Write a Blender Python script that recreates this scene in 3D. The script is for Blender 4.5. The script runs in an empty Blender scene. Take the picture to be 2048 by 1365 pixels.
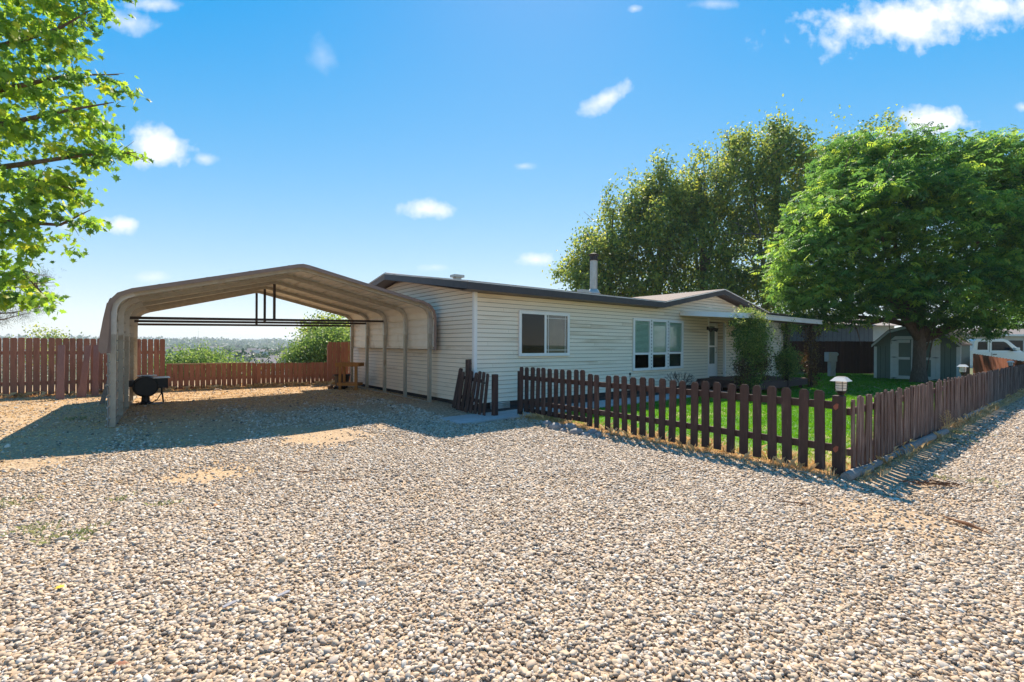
import bpy, math, random
import numpy as np
from mathutils import Vector, Matrix
random.seed(7); RNG = np.random.default_rng(11)
D = bpy.data; SC = bpy.context.scene; COL = SC.collection
rad = math.radians

# ------------------------------------------------------------------ camera
FOC = 944.0; EYE = 1.53
cam = D.objects.new('camera', D.cameras.new('camera')); COL.objects.link(cam)
cam.data.sensor_width = 36.0; cam.data.lens = 36.0 * FOC / 2048
cam.location = (0, 0, EYE); cam.rotation_euler = (rad(90), rad(-0.3), 0)
cam.data.shift_y = 8.5 / 2048; cam.data.clip_start = .05; cam.data.clip_end = 9000
SC.camera = cam

# ------------------------------------------------------------------ sun, sky, exposure
SUN_EL = rad(49); SUN_DIR = Vector((.06, 1, 0)).normalized()      # horizontal direction towards the sun
tosun = Vector((SUN_DIR.x * math.cos(SUN_EL), SUN_DIR.y * math.cos(SUN_EL), math.sin(SUN_EL)))
sl = D.lights.new('sun', 'SUN'); sl.energy = 2.4; sl.angle = rad(.55); sl.color = (1, .90, .76)
so = D.objects.new('sun', sl); COL.objects.link(so); so.rotation_euler = tosun.to_track_quat('Z', 'Y').to_euler()
W_ = D.worlds.new('World'); SC.world = W_; W_.use_nodes = True
def build_world():
    nt = W_.node_tree; nt.nodes.clear(); N = nt.nodes.new; L = nt.links.new
    out = N('ShaderNodeOutputWorld'); bg = N('ShaderNodeBackground'); bg.inputs[1].default_value = .15
    sky = N('ShaderNodeTexSky'); sky.sky_type = 'NISHITA'; sky.sun_disc = False
    sky.sun_elevation = SUN_EL; sky.sun_rotation = math.atan2(SUN_DIR.x, SUN_DIR.y)
    sky.altitude = 800; sky.air_density = 1.0; sky.dust_density = .1; sky.ozone_density = 3.0
    hs = N('ShaderNodeHueSaturation'); hs.inputs['Saturation'].default_value = 2.3; hs.inputs['Hue'].default_value = .508; hs.inputs['Value'].default_value = 1.0
    # soft shoulder on the sky's radiance, so that the horizon keeps its pale blue
    v1 = N('ShaderNodeVectorMath'); v1.operation = 'MULTIPLY_ADD'; v1.inputs[1].default_value = (.45,) * 3; v1.inputs[2].default_value = (1, 1, 1); L(sky.outputs[0], v1.inputs[0])
    v2 = N('ShaderNodeVectorMath'); v2.operation = 'DIVIDE'; L(sky.outputs[0], v2.inputs[0]); L(v1.outputs[0], v2.inputs[1]); L(v2.outputs[0], hs.inputs['Color'])
    tc = N('ShaderNodeTexCoord'); sep = N('ShaderNodeSeparateXYZ'); L(tc.outputs['Generated'], sep.inputs[0])
    def M(op, a, b=None, c=None, clamp=False):
        m = N('ShaderNodeMath'); m.operation = op; m.use_clamp = clamp
        for i, v in enumerate((a, b, c)):
            if v is None: continue
            if isinstance(v, (int, float)): m.inputs[i].default_value = v
            else: L(v, m.inputs[i])
        return m.outputs[0]
    yy = M('MAXIMUM', sep.outputs[1], .02); u = M('DIVIDE', sep.outputs[0], yy); w = M('DIVIDE', sep.outputs[2], yy)
    cmb = N('ShaderNodeCombineXYZ'); L(u, cmb.inputs[0]); L(w, cmb.inputs[1])
    n1 = N('ShaderNodeTexNoise'); n1.inputs['Scale'].default_value = 11; n1.inputs['Detail'].default_value = 7; n1.inputs['Roughness'].default_value = .6; L(cmb.outputs[0], n1.inputs['Vector'])
    n2 = N('ShaderNodeTexNoise'); n2.inputs['Scale'].default_value = 30; n2.inputs['Detail'].default_value = 5; L(cmb.outputs[0], n2.inputs['Vector'])
    nn = M('ADD', M('MULTIPLY', M('SUBTRACT', n1.outputs[0], .5), 5.0), M('MULTIPLY', M('SUBTRACT', n2.outputs[0], .5), 1.6))
    tot = None
    # clouds as soft ellipses on the sky: u, w, half width, half height, tilt, strength
    for px, py, a, b, t, s in [(1830, 40, 260, 55, -.12, 1.15), (1990, 15, 150, 50, 0, 1.0), (1205, 200, 62, 22, -.45, .8), (1880, 246, 85, 34, .08, 1.15),
                               (325, 292, 85, 42, .15, 1.05), (405, 318, 30, 16, .1, .6), (845, 420, 60, 22, 0, .95), (1070, 520, 42, 18, 0, .9), (245, 451, 45, 20, .05, 1.0), (130, 455, 30, 16, 0, .6),
                               (255, 45, 60, 26, .1, .55), (300, 8, 60, 18, 0, .55), (640, 110, 30, 45, 0, .18), (1780, 272, 30, 16, 0, .7), (1045, 333, 30, 9, 0, .35), (290, 555, 60, 12, 0, .35),
                               (870, 535, 30, 8, 0, .3), (1265, 18, 16, 9, 0, .5), (2044, 215, 20, 12, 0, .6), (540, 665, 120, 14, 0, .5), (620, 650, 60, 20, 0, .4), (1430, 8, 60, 12, 0, .3)]:
        cu = (px - 1024) / FOC; cw = (691 + .0052 * (px - 1024) - py) / FOC
        du = M('SUBTRACT', u, cu); dw = M('SUBTRACT', w, cw)
        ct, st = math.cos(t), math.sin(t)
        x = M('DIVIDE', M('ADD', M('MULTIPLY', du, ct), M('MULTIPLY', dw, -st)), a / FOC)
        y = M('DIVIDE', M('ADD', M('MULTIPLY', du, st), M('MULTIPLY', dw, ct)), b / FOC)
        r = M('SQRT', M('ADD', M('MULTIPLY', x, x), M('MULTIPLY', y, y)))
        m = M('MULTIPLY', M('MULTIPLY', M('ADD', M('MULTIPLY', M('SUBTRACT', 1.0, r), 1.9), nn), .62), s, clamp=True)
        tot = m if tot is None else M('MAXIMUM', tot, m)
    # unseen cloud behind the camera, its cover thickened for a whiter fill light
    n3 = N('ShaderNodeTexNoise'); n3.inputs['Scale'].default_value = 3.2; n3.inputs['Detail'].default_value = 8; L(tc.outputs['Generated'], n3.inputs['Vector'])
    back = M('MULTIPLY', M('MULTIPLY', M('SUBTRACT', n3.outputs[0], .57), 7), M('LESS_THAN', sep.outputs[1], .02), clamp=True)
    tot = M('MAXIMUM', M('MULTIPLY', tot, M('GREATER_THAN', sep.outputs[1], .02)), back)
    tot = M('MULTIPLY', tot, .92)
    mx = N('ShaderNodeMix'); mx.data_type = 'RGBA'; L(tot, mx.inputs[0]); L(hs.outputs[0], mx.inputs[6]); mx.inputs[7].default_value = (1.9, 1.94, 1.98, 1)
    L(mx.outputs[2], bg.inputs[0]); L(bg.outputs[0], out.inputs[0])
build_world()
vs = SC.view_settings; vs.view_transform = 'Standard'; vs.look = 'None'; vs.exposure = 2.0; vs.gamma = 1; vs.use_curve_mapping = False
SC.cycles.max_bounces = 7; SC.cycles.transparent_max_bounces = 16; SC.cycles.use_denoising = True
SC.cycles.volume_step_rate = 10; SC.cycles.volume_max_steps = 32

# ------------------------------------------------------------------ frames
CX, CY = -.85, 10.7; RX, RY = .7824, .6228; ANG = math.atan2(RY, RX)
def HW(s, v, z=0): return Vector((CX + s * RX - v * RY, CY + s * RY + v * RX, z))
def loc(x, y):
    a, b = x - CX, y - CY; return a * RX + b * RY, -a * RY + b * RX
def hz(px): return 691 + .0052 * (px - 1024)
def sm(a, b, x):
    t = np.clip((x - a) / (b - a), 0, 1); return t * t * (3 - 2 * t)
def G(px, py, z=0.):
    Y = (EYE - z) * FOC / (py - hz(px)); return Vector(((px - 1024) / FOC * Y, Y, z))
def P(px, py, Y): return Vector(((px - 1024) / FOC * Y, Y, EYE - (py - hz(px)) / FOC * Y))
def gz(x, y):
    s, v = loc(np.asarray(x, float), np.asarray(y, float))
    z = .1 * sm(-1, 1.6, v) * (1 - sm(0, .9, s))
    r = np.hypot(x, y)
    z = z - 17 * sm(12.5, 70, v) + 19.5 * sm(700, 1500, r) * sm(12.5, 200, v)
    z = z + sm(20, 60, v) * (1.6 * np.sin(x * .011 + 1) * np.cos(y * .009) + .8 * np.sin(x * .03 + y * .021))
    z = z + sm(800, 1500, r) * sm(12, 200, v) * (3.2 * np.sin(x * .006 + .7) + 1.8 * np.sin(x * .017))
    return z

# ------------------------------------------------------------------ materials
MATS = {}
def mat(name, c1, c2=None, rough=.7, scale=6., bump=0., bscale=None, stretch=(1, 1, 1), metal=0., rnd=0., spec=.4, detail=5, c3=None, c3amt=.0, c3scale=1.3, coat=0):
    if name in MATS: return MATS[name]
    m = D.materials.new(name); m.use_nodes = True; nt = m.node_tree; N = nt.nodes.new; L = nt.links.new
    b = nt.nodes['Principled BSDF']; b.inputs['Roughness'].default_value = rough; b.inputs['Metallic'].default_value = metal
    b.inputs['Specular IOR Level'].default_value = spec
    if coat: b.inputs['Coat Weight'].default_value = coat
    c2 = c2 or tuple(x * .8 for x in c1)
    tc = N('ShaderNodeTexCoord'); mp = N('ShaderNodeMapping'); mp.inputs['Scale'].default_value = stretch
    L(tc.outputs['Object'], mp.inputs[0])
    oi = N('ShaderNodeObjectInfo')
    add = N('ShaderNodeVectorMath'); add.operation = 'ADD'; sc = N('ShaderNodeVectorMath'); sc.operation = 'SCALE'
    cb = N('ShaderNodeCombineXYZ')
    for i in range(3): L(oi.outputs['Random'], cb.inputs[i])
    L(cb.outputs[0], sc.inputs[0]); sc.inputs[3].default_value = 37 if rnd else 0
    L(mp.outputs[0], add.inputs[0]); L(sc.outputs[0], add.inputs[1])
    n = N('ShaderNodeTexNoise'); n.inputs['Scale'].default_value = scale; n.inputs['Detail'].default_value = detail; n.inputs['Roughness'].default_value = .6
    L(add.outputs[0], n.inputs['Vector'])
    rp = N('ShaderNodeValToRGB'); rp.color_ramp.elements[0].position = .3; rp.color_ramp.elements[1].position = .7
    rp.color_ramp.elements[0].color = (*c2, 1); rp.color_ramp.elements[1].color = (*c1, 1); L(n.outputs[0], rp.inputs[0])
    colr = rp.outputs[0]
    if c3:
        n3 = N('ShaderNodeTexNoise'); n3.inputs['Scale'].default_value = c3scale; n3.inputs['Detail'].default_value = 6; L(add.outputs[0], n3.inputs['Vector'])
        r3 = N('ShaderNodeValToRGB'); r3.color_ramp.elements[0].position = .62 - c3amt * .3; r3.color_ramp.elements[1].position = .75 - c3amt * .3; L(n3.outputs[0], r3.inputs[0])
        mx = N('ShaderNodeMix'); mx.data_type = 'RGBA'; L(r3.outputs[0], mx.inputs[0]); L(colr, mx.inputs[6]); mx.inputs[7].default_value = (*c3, 1); colr = mx.outputs[2]
    if rnd:
        mr = N('ShaderNodeMapRange'); mr.inputs[3].default_value = 1 - rnd; mr.inputs[4].default_value = 1 + rnd; L(oi.outputs['Random'], mr.inputs[0])
        hs = N('ShaderNodeHueSaturation'); L(mr.outputs[0], hs.inputs['Value']); L(colr, hs.inputs['Color']); colr = hs.outputs[0]
    L(colr, b.inputs['Base Color'])
    if bump:
        nb = N('ShaderNodeTexNoise'); nb.inputs['Scale'].default_value = bscale or scale * 4; nb.inputs['Detail'].default_value = 6; L(add.outputs[0], nb.inputs['Vector'])
        bp = N('ShaderNodeBump'); bp.inputs['Strength'].default_value = bump; bp.inputs['Distance'].default_value = .01; L(nb.outputs[0], bp.inputs['Height']); L(bp.outputs[0], b.inputs['Normal'])
    MATS[name] = m; return m
def leafmat(name, cols, trans=.45, rough=.5):
    m = D.materials.new(name); m.use_nodes = True; nt = m.node_tree; N = nt.nodes.new; L = nt.links.new
    b = nt.nodes['Principled BSDF']; b.inputs['Roughness'].default_value = rough; b.inputs['Specular IOR Level'].default_value = .35
    at = N('ShaderNodeAttribute'); at.attribute_name = 'rnd'
    rp = N('ShaderNodeValToRGB'); e = rp.color_ramp.elements
    e[0].position = 0; e[0].color = (*cols[0], 1); e[1].position = 1; e[1].color = (*cols[-1], 1)
    for i, c in enumerate(cols[1:-1]):
        x = e.new((i + 1) / (len(cols) - 1)); x.color = (*c, 1)
    L(at.outputs['Fac'], rp.inputs[0]); L(rp.outputs[0], b.inputs['Base Color'])
    tr = N('ShaderNodeBsdfTranslucent'); hs = N('ShaderNodeHueSaturation'); hs.inputs['Value'].default_value = 1.5; hs.inputs['Hue'].default_value = .485; hs.inputs['Saturation'].default_value = 1.1
    L(rp.outputs[0], hs.inputs['Color']); L(hs.outputs[0], tr.inputs[0])
    mx = N('ShaderNodeMixShader'); mx.inputs[0].default_value = trans; L(b.outputs[0], mx.inputs[1]); L(tr.outputs[0], mx.inputs[2])
    L(mx.outputs[0], nt.nodes['Material Output'].inputs[0]); MATS[name] = m; return m
def glassmat(name, tint, refl=.25, opac=.3):
    m = D.materials.new(name); m.use_nodes = True; nt = m.node_tree; N = nt.nodes.new; L = nt.links.new; nt.nodes.remove(nt.nodes['Principled BSDF'])
    gl = N('ShaderNodeBsdfGlossy'); gl.inputs['Roughness'].default_value = .02; tp = N('ShaderNodeBsdfTransparent'); tp.inputs[0].default_value = (*tint, 1)
    fr = N('ShaderNodeFresnel'); fr.inputs[0].default_value = 1.5; mm = N('ShaderNodeMath'); mm.operation = 'MULTIPLY_ADD'; L(fr.outputs[0], mm.inputs[0]); mm.inputs[1].default_value = 1; mm.inputs[2].default_value = refl
    ge = N('ShaderNodeNewGeometry'); iv = N('ShaderNodeMath'); iv.operation = 'SUBTRACT'; iv.inputs[0].default_value = 1; L(ge.outputs['Backfacing'], iv.inputs[1])
    m3 = N('ShaderNodeMath'); m3.operation = 'MULTIPLY'; L(mm.outputs[0], m3.inputs[0]); L(iv.outputs[0], m3.inputs[1])
    mx = N('ShaderNodeMixShader'); L(m3.outputs[0], mx.inputs[0]); L(tp.outputs[0], mx.inputs[1]); L(gl.outputs[0], mx.inputs[2]); L(mx.outputs[0], nt.nodes['Material Output'].inputs[0]); MATS[name] = m; return m

siding = mat('vinyl_siding', (.88, .76, .59), (.84, .71, .54), .5, 1.5, .05, 60, (.5, 1, 3), rnd=.025, c3=(.62, .48, .32), c3amt=.12, c3scale=.7)
white = mat('white_vinyl', (.84, .81, .76), (.79, .76, .71), .45, 5)
whitedirty = mat('white_aluminium', (.74, .70, .64), (.62, .57, .50), .45, 3, c3=(.45, .36, .27), c3amt=.05)
fasc = mat('dark_fascia', (.060, .053, .055), (.045, .040, .042), .55, 8, .1)
soff = mat('soffit_brown', (.22, .17, .14), (.18, .14, .11), .7, 4)
shingle = mat('roof_shingles', (.27, .21, .18), (.16, .12, .105), .9, 14, .9, 40, (1, 3, 1), c3=(.33, .27, .24), c3amt=.3, c3scale=22)
skirt = mat('dark_skirting', (.06, .05, .045), (.035, .03, .027), .8, 8)
galv = mat('galvanised_steel', (.55, .52, .46), (.46, .43, .38), .4, 8, .05, 30, metal=.5, c3=(.36, .30, .22), c3amt=.02, c3scale=4)
galvbow = mat('bow_steel', (.44, .40, .32), (.36, .32, .25), .45, 9, .05, 30, metal=.3, c3=(.34, .27, .19), c3amt=.05, c3scale=4)
panel_in = mat('panel_underside', (.84, .78, .69), (.78, .71, .61), .4, 3, .03, metal=.1, c3=(.62, .52, .40), c3amt=.02, c3scale=2)
panel_out = mat('panel_brown', (.22, .155, .125), (.18, .125, .10), .5, 4, .05)
trimb = mat('trim_brown', (.27, .19, .155), (.22, .155, .125), .5, 5, .1, c3=(.30, .23, .20), c3amt=.1)
darktube = mat('dark_tube', (.055, .035, .028), (.035, .022, .018), .5, 8)
redfence = mat('red_fence_stain', (.36, .16, .10), (.27, .115, .07), .8, 5, .4, 30, (6, 6, .7), rnd=.14, c3=(.17, .07, .045), c3amt=.1, c3scale=2)
redplank = mat('faded_pink_plank', (.33, .17, .13), (.27, .135, .105), .8, 5, .3, 30, (6, 6, .7), rnd=.08)
picketm = mat('dark_brown_stain', (.075, .041, .032), (.045, .025, .019), .75, 6, .4, 30, (6, 6, .8), rnd=.18, c3=(.12, .075, .06), c3amt=.05, c3scale=3)
picketw = mat('weathered_brown_stain', (.17, .095, .068), (.085, .045, .034), .85, 7, .6, 30, (8, 8, .7), rnd=.3, c3=(.27, .19, .15), c3amt=.35, c3scale=3)
greywood = mat('grey_weathered_wood', (.34, .31, .28), (.20, .18, .16), .9, 8, .8, 30, (1, 8, 8), rnd=.1)
yellowwood = mat('yellow_lumber', (.42, .20, .055), (.32, .145, .038), .65, 6, .3, 30, (3, 3, .8), rnd=.1)
deckm = mat('deck_stain', (.115, .055, .042), (.08, .038, .03), .7, 6, .3, 30, (8, 1, 1), rnd=.12)
concrete = mat('pale_concrete', (.47, .46, .44), (.38, .37, .35), .85, 7, .4, 60, rnd=.08)
black = mat('black_enamel', (.012, .011, .011), (.02, .018, .016), .45, 8)
blackplastic = mat('black_plastic', (.035, .028, .028), (.02, .018, .018), .5, 6)
rockm = mat('river_rock', (.40, .37, .34), (.25, .23, .22), .8, 5, .6, 20, rnd=.3)
barkm = mat('tree_bark', (.20, .135, .095), (.10, .065, .045), .95, 6, 1., 20, (5, 5, 1), c3=(.2, .15, .11), c3amt=.2, c3scale=9)
shedgreen = mat('shed_green', (.19, .225, .18), (.155, .185, .15), .75, 5, .2, 40, (8, 8, .6))
shedwhite = mat('shed_white', (.74, .72, .67), (.64, .62, .57), .6, 5, .2)
shedroof = mat('shed_shingles', (.42, .27, .21), (.30, .19, .15), .9, 12, .6)
truckw = mat('white_car_paint', (.90, .89, .87), (.88, .87, .85), .2, 1, coat=.6)
tyre = mat('tyre_rubber', (.02, .02, .02), (.03, .03, .03), .8)
greyhouse = mat('grey_siding', (.16, .16, .165), (.13, .13, .135), .8, 4)
stoneh = mat('pale_plaster', (.60, .57, .52), (.52, .49, .45), .8, 3)
farroof = mat('far_roof', (.17, .15, .15), (.24, .20, .18), .9, 3, rnd=.35)
screen = mat('insect_screen', (.045, .045, .05), (.035, .035, .04), .7, 4)
blindm = mat('blind_slat', (.66, .76, .68), (.58, .68, .60), .6, 4)
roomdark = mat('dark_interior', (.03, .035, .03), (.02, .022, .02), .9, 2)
greybox = mat('grey_meter_paint', (.42, .43, .43), (.36, .37, .37), .45, 6)
frosted = mat('lamp_glass', (.78, .74, .66), (.72, .67, .58), .3, 6)
glass = glassmat('window_glass', (.90, .96, .92), .06)
darkglass = glassmat('dark_glass', (.10, .11, .13), .12)
leaf_ash = leafmat('ash_leaves', [(.055, .14, .045), (.11, .24, .06), (.20, .36, .075), (.38, .50, .09)], .55)
leaf_maple = leafmat('maple_leaves', [(.08, .18, .05), (.17, .31, .06), (.28, .43, .06), (.50, .52, .08)], .58)
leaf_cot = leafmat('cottonwood_leaves', [(.08, .135, .05), (.15, .23, .065), (.32, .37, .08), (.52, .50, .10)], .52)
leaf_bush = leafmat('bush_leaves', [(.09, .16, .05), (.15, .25, .06), (.22, .31, .09), (.3, .37, .12)], .45)
leaf_vine = leafmat('vine_leaves', [(.07, .13, .035), (.12, .19, .05), (.24, .30, .08), (.50, .50, .16)], .5)
leaf_brown = leafmat('dry_vine_leaves', [(.06, .03, .016), (.10, .05, .025), (.16, .12, .04), (.30, .22, .06)], .35)
leaf_far = leafmat('far_leaves', [(.035, .08, .03), (.055, .11, .035), (.08, .14, .04)], .3)
leaf_pine = leafmat('pine_needles', [(.03, .045, .025), (.05, .065, .035), (.07, .08, .04)], .1)
grassm = leafmat('grass_blades', [(.06, .20, .014), (.09, .28, .018), (.14, .35, .03), (.30, .34, .08)], .45)
strawm = leafmat('straw_blades', [(.50, .33, .14), (.62, .46, .22), (.70, .56, .32), (.40, .26, .11)], .3)

# ------------------------------------------------------------------ builders
class MB:
    def __init__(s): s.v = []; s.f = []; s.m = []
    def add(s, vs_, fs, mi=0):
        o = len(s.v); s.v += [tuple(v) for v in vs_]; s.f += [tuple(i + o for i in f) for f in fs]; s.m += [mi] * len(fs); return s
    def box(s, x0, x1, y0, y1, z0, z1, mi=0):
        return s.add([(x0, y0, z0), (x1, y0, z0), (x1, y1, z0), (x0, y1, z0), (x0, y0, z1), (x1, y0, z1), (x1, y1, z1), (x0, y1, z1)],
                     [(0, 3, 2, 1), (4, 5, 6, 7), (0, 1, 5, 4), (1, 2, 6, 5), (2, 3, 7, 6), (3, 0, 4, 7)], mi)
    def prism(s, pts, d, mi=0):                       # pts: closed 3D polygon, d: extrusion vector
        n = len(pts); d = Vector(d); a = [Vector(p) for p in pts]; b = [p + d for p in a]
        return s.add(a + b, [tuple(range(n))[::-1], tuple(range(n, 2 * n))] + [(i, (i + 1) % n, n + (i + 1) % n, n + i) for i in range(n)], mi)
    def tube(s, path, r, n=8, mi=0, square=False, caps=True):
        path = [Vector(p) for p in path]; rs = r if isinstance(r, (list, tuple)) else [r] * len(path); base = len(s.v); up0 = None
        if square: n = 4
        for i, p in enumerate(path):
            t = (path[min(i + 1, len(path) - 1)] - path[max(i - 1, 0)]).normalized()
            if up0 is None:
                up0 = Vector((0, 0, 1)) if abs(t.z) < .95 else Vector((RX, RY, 0))
            a = t.cross(up0).normalized(); b = a.cross(t).normalized(); up0 = b
            for k in range(n):
                an = 2 * math.pi * (k + (.5 if square else 0)) / n; q = rs[i] * (1.414 if square else 1)
                s.v.append(tuple(p + (a * math.cos(an) + b * math.sin(an)) * q))
        for i in range(len(path) - 1):
            for k in range(n):
                s.f.append((base + i * n + k, base + i * n + (k + 1) % n, base + (i + 1) * n + (k + 1) % n, base + (i + 1) * n + k)); s.m.append(mi)
        if caps:
            s.f.append(tuple(base + k for k in range(n))[::-1]); s.f.append(tuple(base + (len(path) - 1) * n + k for k in range(n))); s.m += [mi, mi]
        return s
    def lathe(s, prof, c=(0, 0, 0), n=20, axis='z', mi=0):
        base = len(s.v)
        for r, h in prof:
            for k in range(n):
                a = 2 * math.pi * k / n; x, y = r * math.cos(a), r * math.sin(a)
                q = (x, y, h) if axis == 'z' else ((h, x, y) if axis == 'x' else (x, h, y))
                s.v.append((q[0] + c[0], q[1] + c[1], q[2] + c[2]))
        for i in range(len(prof) - 1):
            for k in range(n):
                s.f.append((base + i * n + k, base + i * n + (k + 1) % n, base + (i + 1) * n + (k + 1) % n, base + (i + 1) * n + k)); s.m.append(mi)
        s.f.append(tuple(base + k for k in range(n))[::-1]); s.f.append(tuple(base + (len(prof) - 1) * n + k for k in range(n))); s.m += [mi, mi]
        return s
    def mesh(s, name, mats, smooth=False, off=(0, 0, 0)):
        me = D.meshes.new(name); me.from_pydata([(v[0] - off[0], v[1] - off[1], v[2] - off[2]) for v in s.v], [], s.f)
        for m in (mats if isinstance(mats, (list, tuple)) else [mats]): me.materials.append(m)
        me.polygons.foreach_set('material_index', s.m)
        if smooth: me.polygons.foreach_set('use_smooth', [True] * len(s.f))
        me.update(); return me
ORG = {}
def tag(o, label=None, cat=None, group=None, kind=None):
    for k, v in (('label', label), ('category', cat), ('group', group), ('kind', kind)):
        if v: o[k] = v
    return o
def thing(name, label, cat, at=(0, 0, 0), frame='W', group=None, rz=None):
    """frame 'H': at = (s, v, z) in the house's own axes; children are given in the same axes"""
    o = D.objects.new(name, None); COL.objects.link(o); o.empty_display_size = .2
    if frame == 'H': o.location = HW(*at); o.rotation_euler.z = ANG
    else: o.location = at
    if rz is not None: o.rotation_euler.z = rz; ORG[o] = (0, 0, 0)
    else: ORG[o] = tuple(at)
    return tag(o, label, cat, group)
def part(name, mb, m, parent, smooth=False, bevel=0, label=None):
    org = ORG[parent]
    me = mb.mesh(name, m, smooth, org) if isinstance(mb, MB) else mb
    o = D.objects.new(name, me); COL.objects.link(o); o.parent = parent; ORG[o] = org
    if bevel:
        b = o.modifiers.new('b', 'BEVEL'); b.width = bevel; b.segments = 2; b.limit_method = 'ANGLE'
    if label: o['label'] = label
    return o
def place(name, me, parent, loc_=(0, 0, 0), rot=(0, 0, 0), scale=(1, 1, 1)):
    o = D.objects.new(name, me); COL.objects.link(o); o.parent = parent
    org = ORG[parent]; o.location = (loc_[0] - org[0], loc_[1] - org[1], loc_[2] - org[2]); o.rotation_euler = rot; o.scale = scale; ORG[o] = (0, 0, 0); return o
def solo(name, mb, m, label=None, cat=None, group=None, kind=None, smooth=False, at=(0, 0, 0), frame='W', bevel=0):
    o = D.objects.new(name, mb.mesh(name, m, smooth, at) if isinstance(mb, MB) else mb); COL.objects.link(o)
    if frame == 'H': o.location = HW(*at); o.rotation_euler.z = ANG
    else: o.location = at
    if bevel:
        b = o.modifiers.new('b', 'BEVEL'); b.width = bevel; b.segments = 2; b.limit_method = 'ANGLE'
    ORG[o] = tuple(at); return tag(o, label, cat, group, kind)
def npmesh(name, verts, faces, m, rnd=None, smooth=False):
    me = D.meshes.new(name); k = faces.shape[1]
    me.vertices.add(len(verts)); me.vertices.foreach_set('co', verts.astype(np.float32).ravel())
    me.loops.add(faces.size); me.loops.foreach_set('vertex_index', faces.astype(np.int32).ravel())
    me.polygons.add(len(faces)); me.polygons.foreach_set('loop_start', np.arange(0, faces.size, k, dtype=np.int32))
    if rnd is not None:
        a = me.attributes.new('rnd', 'FLOAT', 'POINT'); a.data.foreach_set('value', rnd.astype(np.float32))
    me.materials.append(m)
    if smooth: me.polygons.foreach_set('use_smooth', np.ones(len(faces), bool))
    me.update(calc_edges=True); return me
def rotmats(n, tilt=1.0, droop=0., rng=RNG):
    """random rotation: yaw free, the leaf's own normal tipped up to `tilt` from vertical; droop lowers the tip"""
    yaw = rng.uniform(0, 2 * np.pi, n); p = rng.normal(droop, tilt * .55, n); r = rng.normal(0, tilt * .55, n)
    cy, sy, cp, sp, cr, sr = np.cos(yaw), np.sin(yaw), np.cos(p), np.sin(p), np.cos(r), np.sin(r)
    z, o = np.zeros(n), np.ones(n)
    Rz = np.stack([cy, -sy, z, sy, cy, z, z, z, o], -1).reshape(n, 3, 3)
    Ry = np.stack([cp, z, sp, z, o, z, -sp, z, cp], -1).reshape(n, 3, 3)
    Rx = np.stack([o, z, z, z, cr, -sr, z, sr, cr], -1).reshape(n, 3, 3)
    return Rz @ Ry @ Rx
def scatter(name, tv, tf, pos, R, sc, m, rnd):
    tv = np.asarray(tv, float); tf = np.asarray(tf); n = len(pos); k = len(tv)
    v = np.einsum('nij,kj->nki', R, tv) * sc[:, None, None] + pos[:, None, :]
    f = (tf[None] + (np.arange(n) * k)[:, None, None]).reshape(-1, tf.shape[1])
    return npmesh(name, v.reshape(-1, 3), f, m, np.repeat(rnd, k))
LEAF = ([(0, 0, 0), (.45, .28, .05), (1, 0, -.06), (.45, -.28, .05)], [(0, 3, 2), (0, 2, 1)])
def pinnate(n=3):
    v, f = [], []
    def lf(x, y, dx, dy, L_, w):
        o = len(v); px_, py_ = -dy, dx
        v.extend([(x, y, 0), (x + dx * L_ * .45 + px_ * w, y + dy * L_ * .45 + py_ * w, .03), (x + dx * L_, y + dy * L_, -.09), (x + dx * L_ * .45 - px_ * w, y + dy * L_ * .45 - py_ * w, .03)])
        f.extend([(o, o + 3, o + 2), (o, o + 2, o + 1)])
    for i in range(n):
        x = .15 + .24 * i
        for sg in (1, -1): lf(x, 0, .62, .78 * sg, .46, .085)
    lf(.15 + .24 * (n - 1) + .1, 0, 1, 0, .48, .09)
    return v, f
def maple():
    a = [(0, 0), (.18, -.10), (.10, -.34), (.36, -.24), (.42, -.52), (.56, -.22), (.66, -.30), (.70, -.10), (1.0, 0), (.70, .10), (.66, .30), (.56, .22), (.42, .52), (.36, .24), (.10, .34), (.18, .10)]
    v = [(.42, 0, .03)] + [(x, y, -.10 * abs(y) - .06 * x) for x, y in a]
    return v, [(0, 1 + i, 1 + (i + 1) % len(a)) for i in range(len(a))]
def crown_pts(lobes, nclump, per, cl=.35, flat=.5, inner=.55, rng=RNG):
    """leaves in clumps spread through the outer shell of overlapping ellipsoids"""
    lb = np.array(lobes, float); w = (lb[:, 3] * lb[:, 4] * lb[:, 5]) ** (2 / 3); w /= w.sum()
    i = rng.choice(len(lb), nclump, p=w); d = rng.normal(size=(nclump, 3)); d /= np.linalg.norm(d, axis=1)[:, None]
    r = inner + (1.03 - inner) * rng.random(nclump) ** .6
    c = lb[i, :3] + d * lb[i, 3:6] * r[:, None]
    ctone = rng.normal(0, .20, nclump)
    j = np.repeat(np.arange(nclump), per); n = len(j)
    p = c[j] + rng.normal(size=(n, 3)) * np.array([cl, cl, cl * flat]) * (.5 + .8 * rng.random(nclump))[j][:, None]
    tone = np.clip(.42 + ctone[j] + rng.normal(0, .18, n), 0, 1)
    return p, tone, c
def roughen(lobes, n=5, k=.42, up=1., zs=1.15):
    out = list(lobes)
    for l in lobes:
        for _ in range(n):
            d = RNG.normal(size=3); d /= np.linalg.norm(d); d[2] = abs(d[2]) * up - .15; q = k * RNG.uniform(.6, 1.2)
            out.append((l[0] + d[0] * l[3] * .92, l[1] + d[1] * l[4] * .92, l[2] + d[2] * l[5] * .92, l[3] * q * .8, l[4] * q * .8, l[5] * q * zs))
    return out
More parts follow.
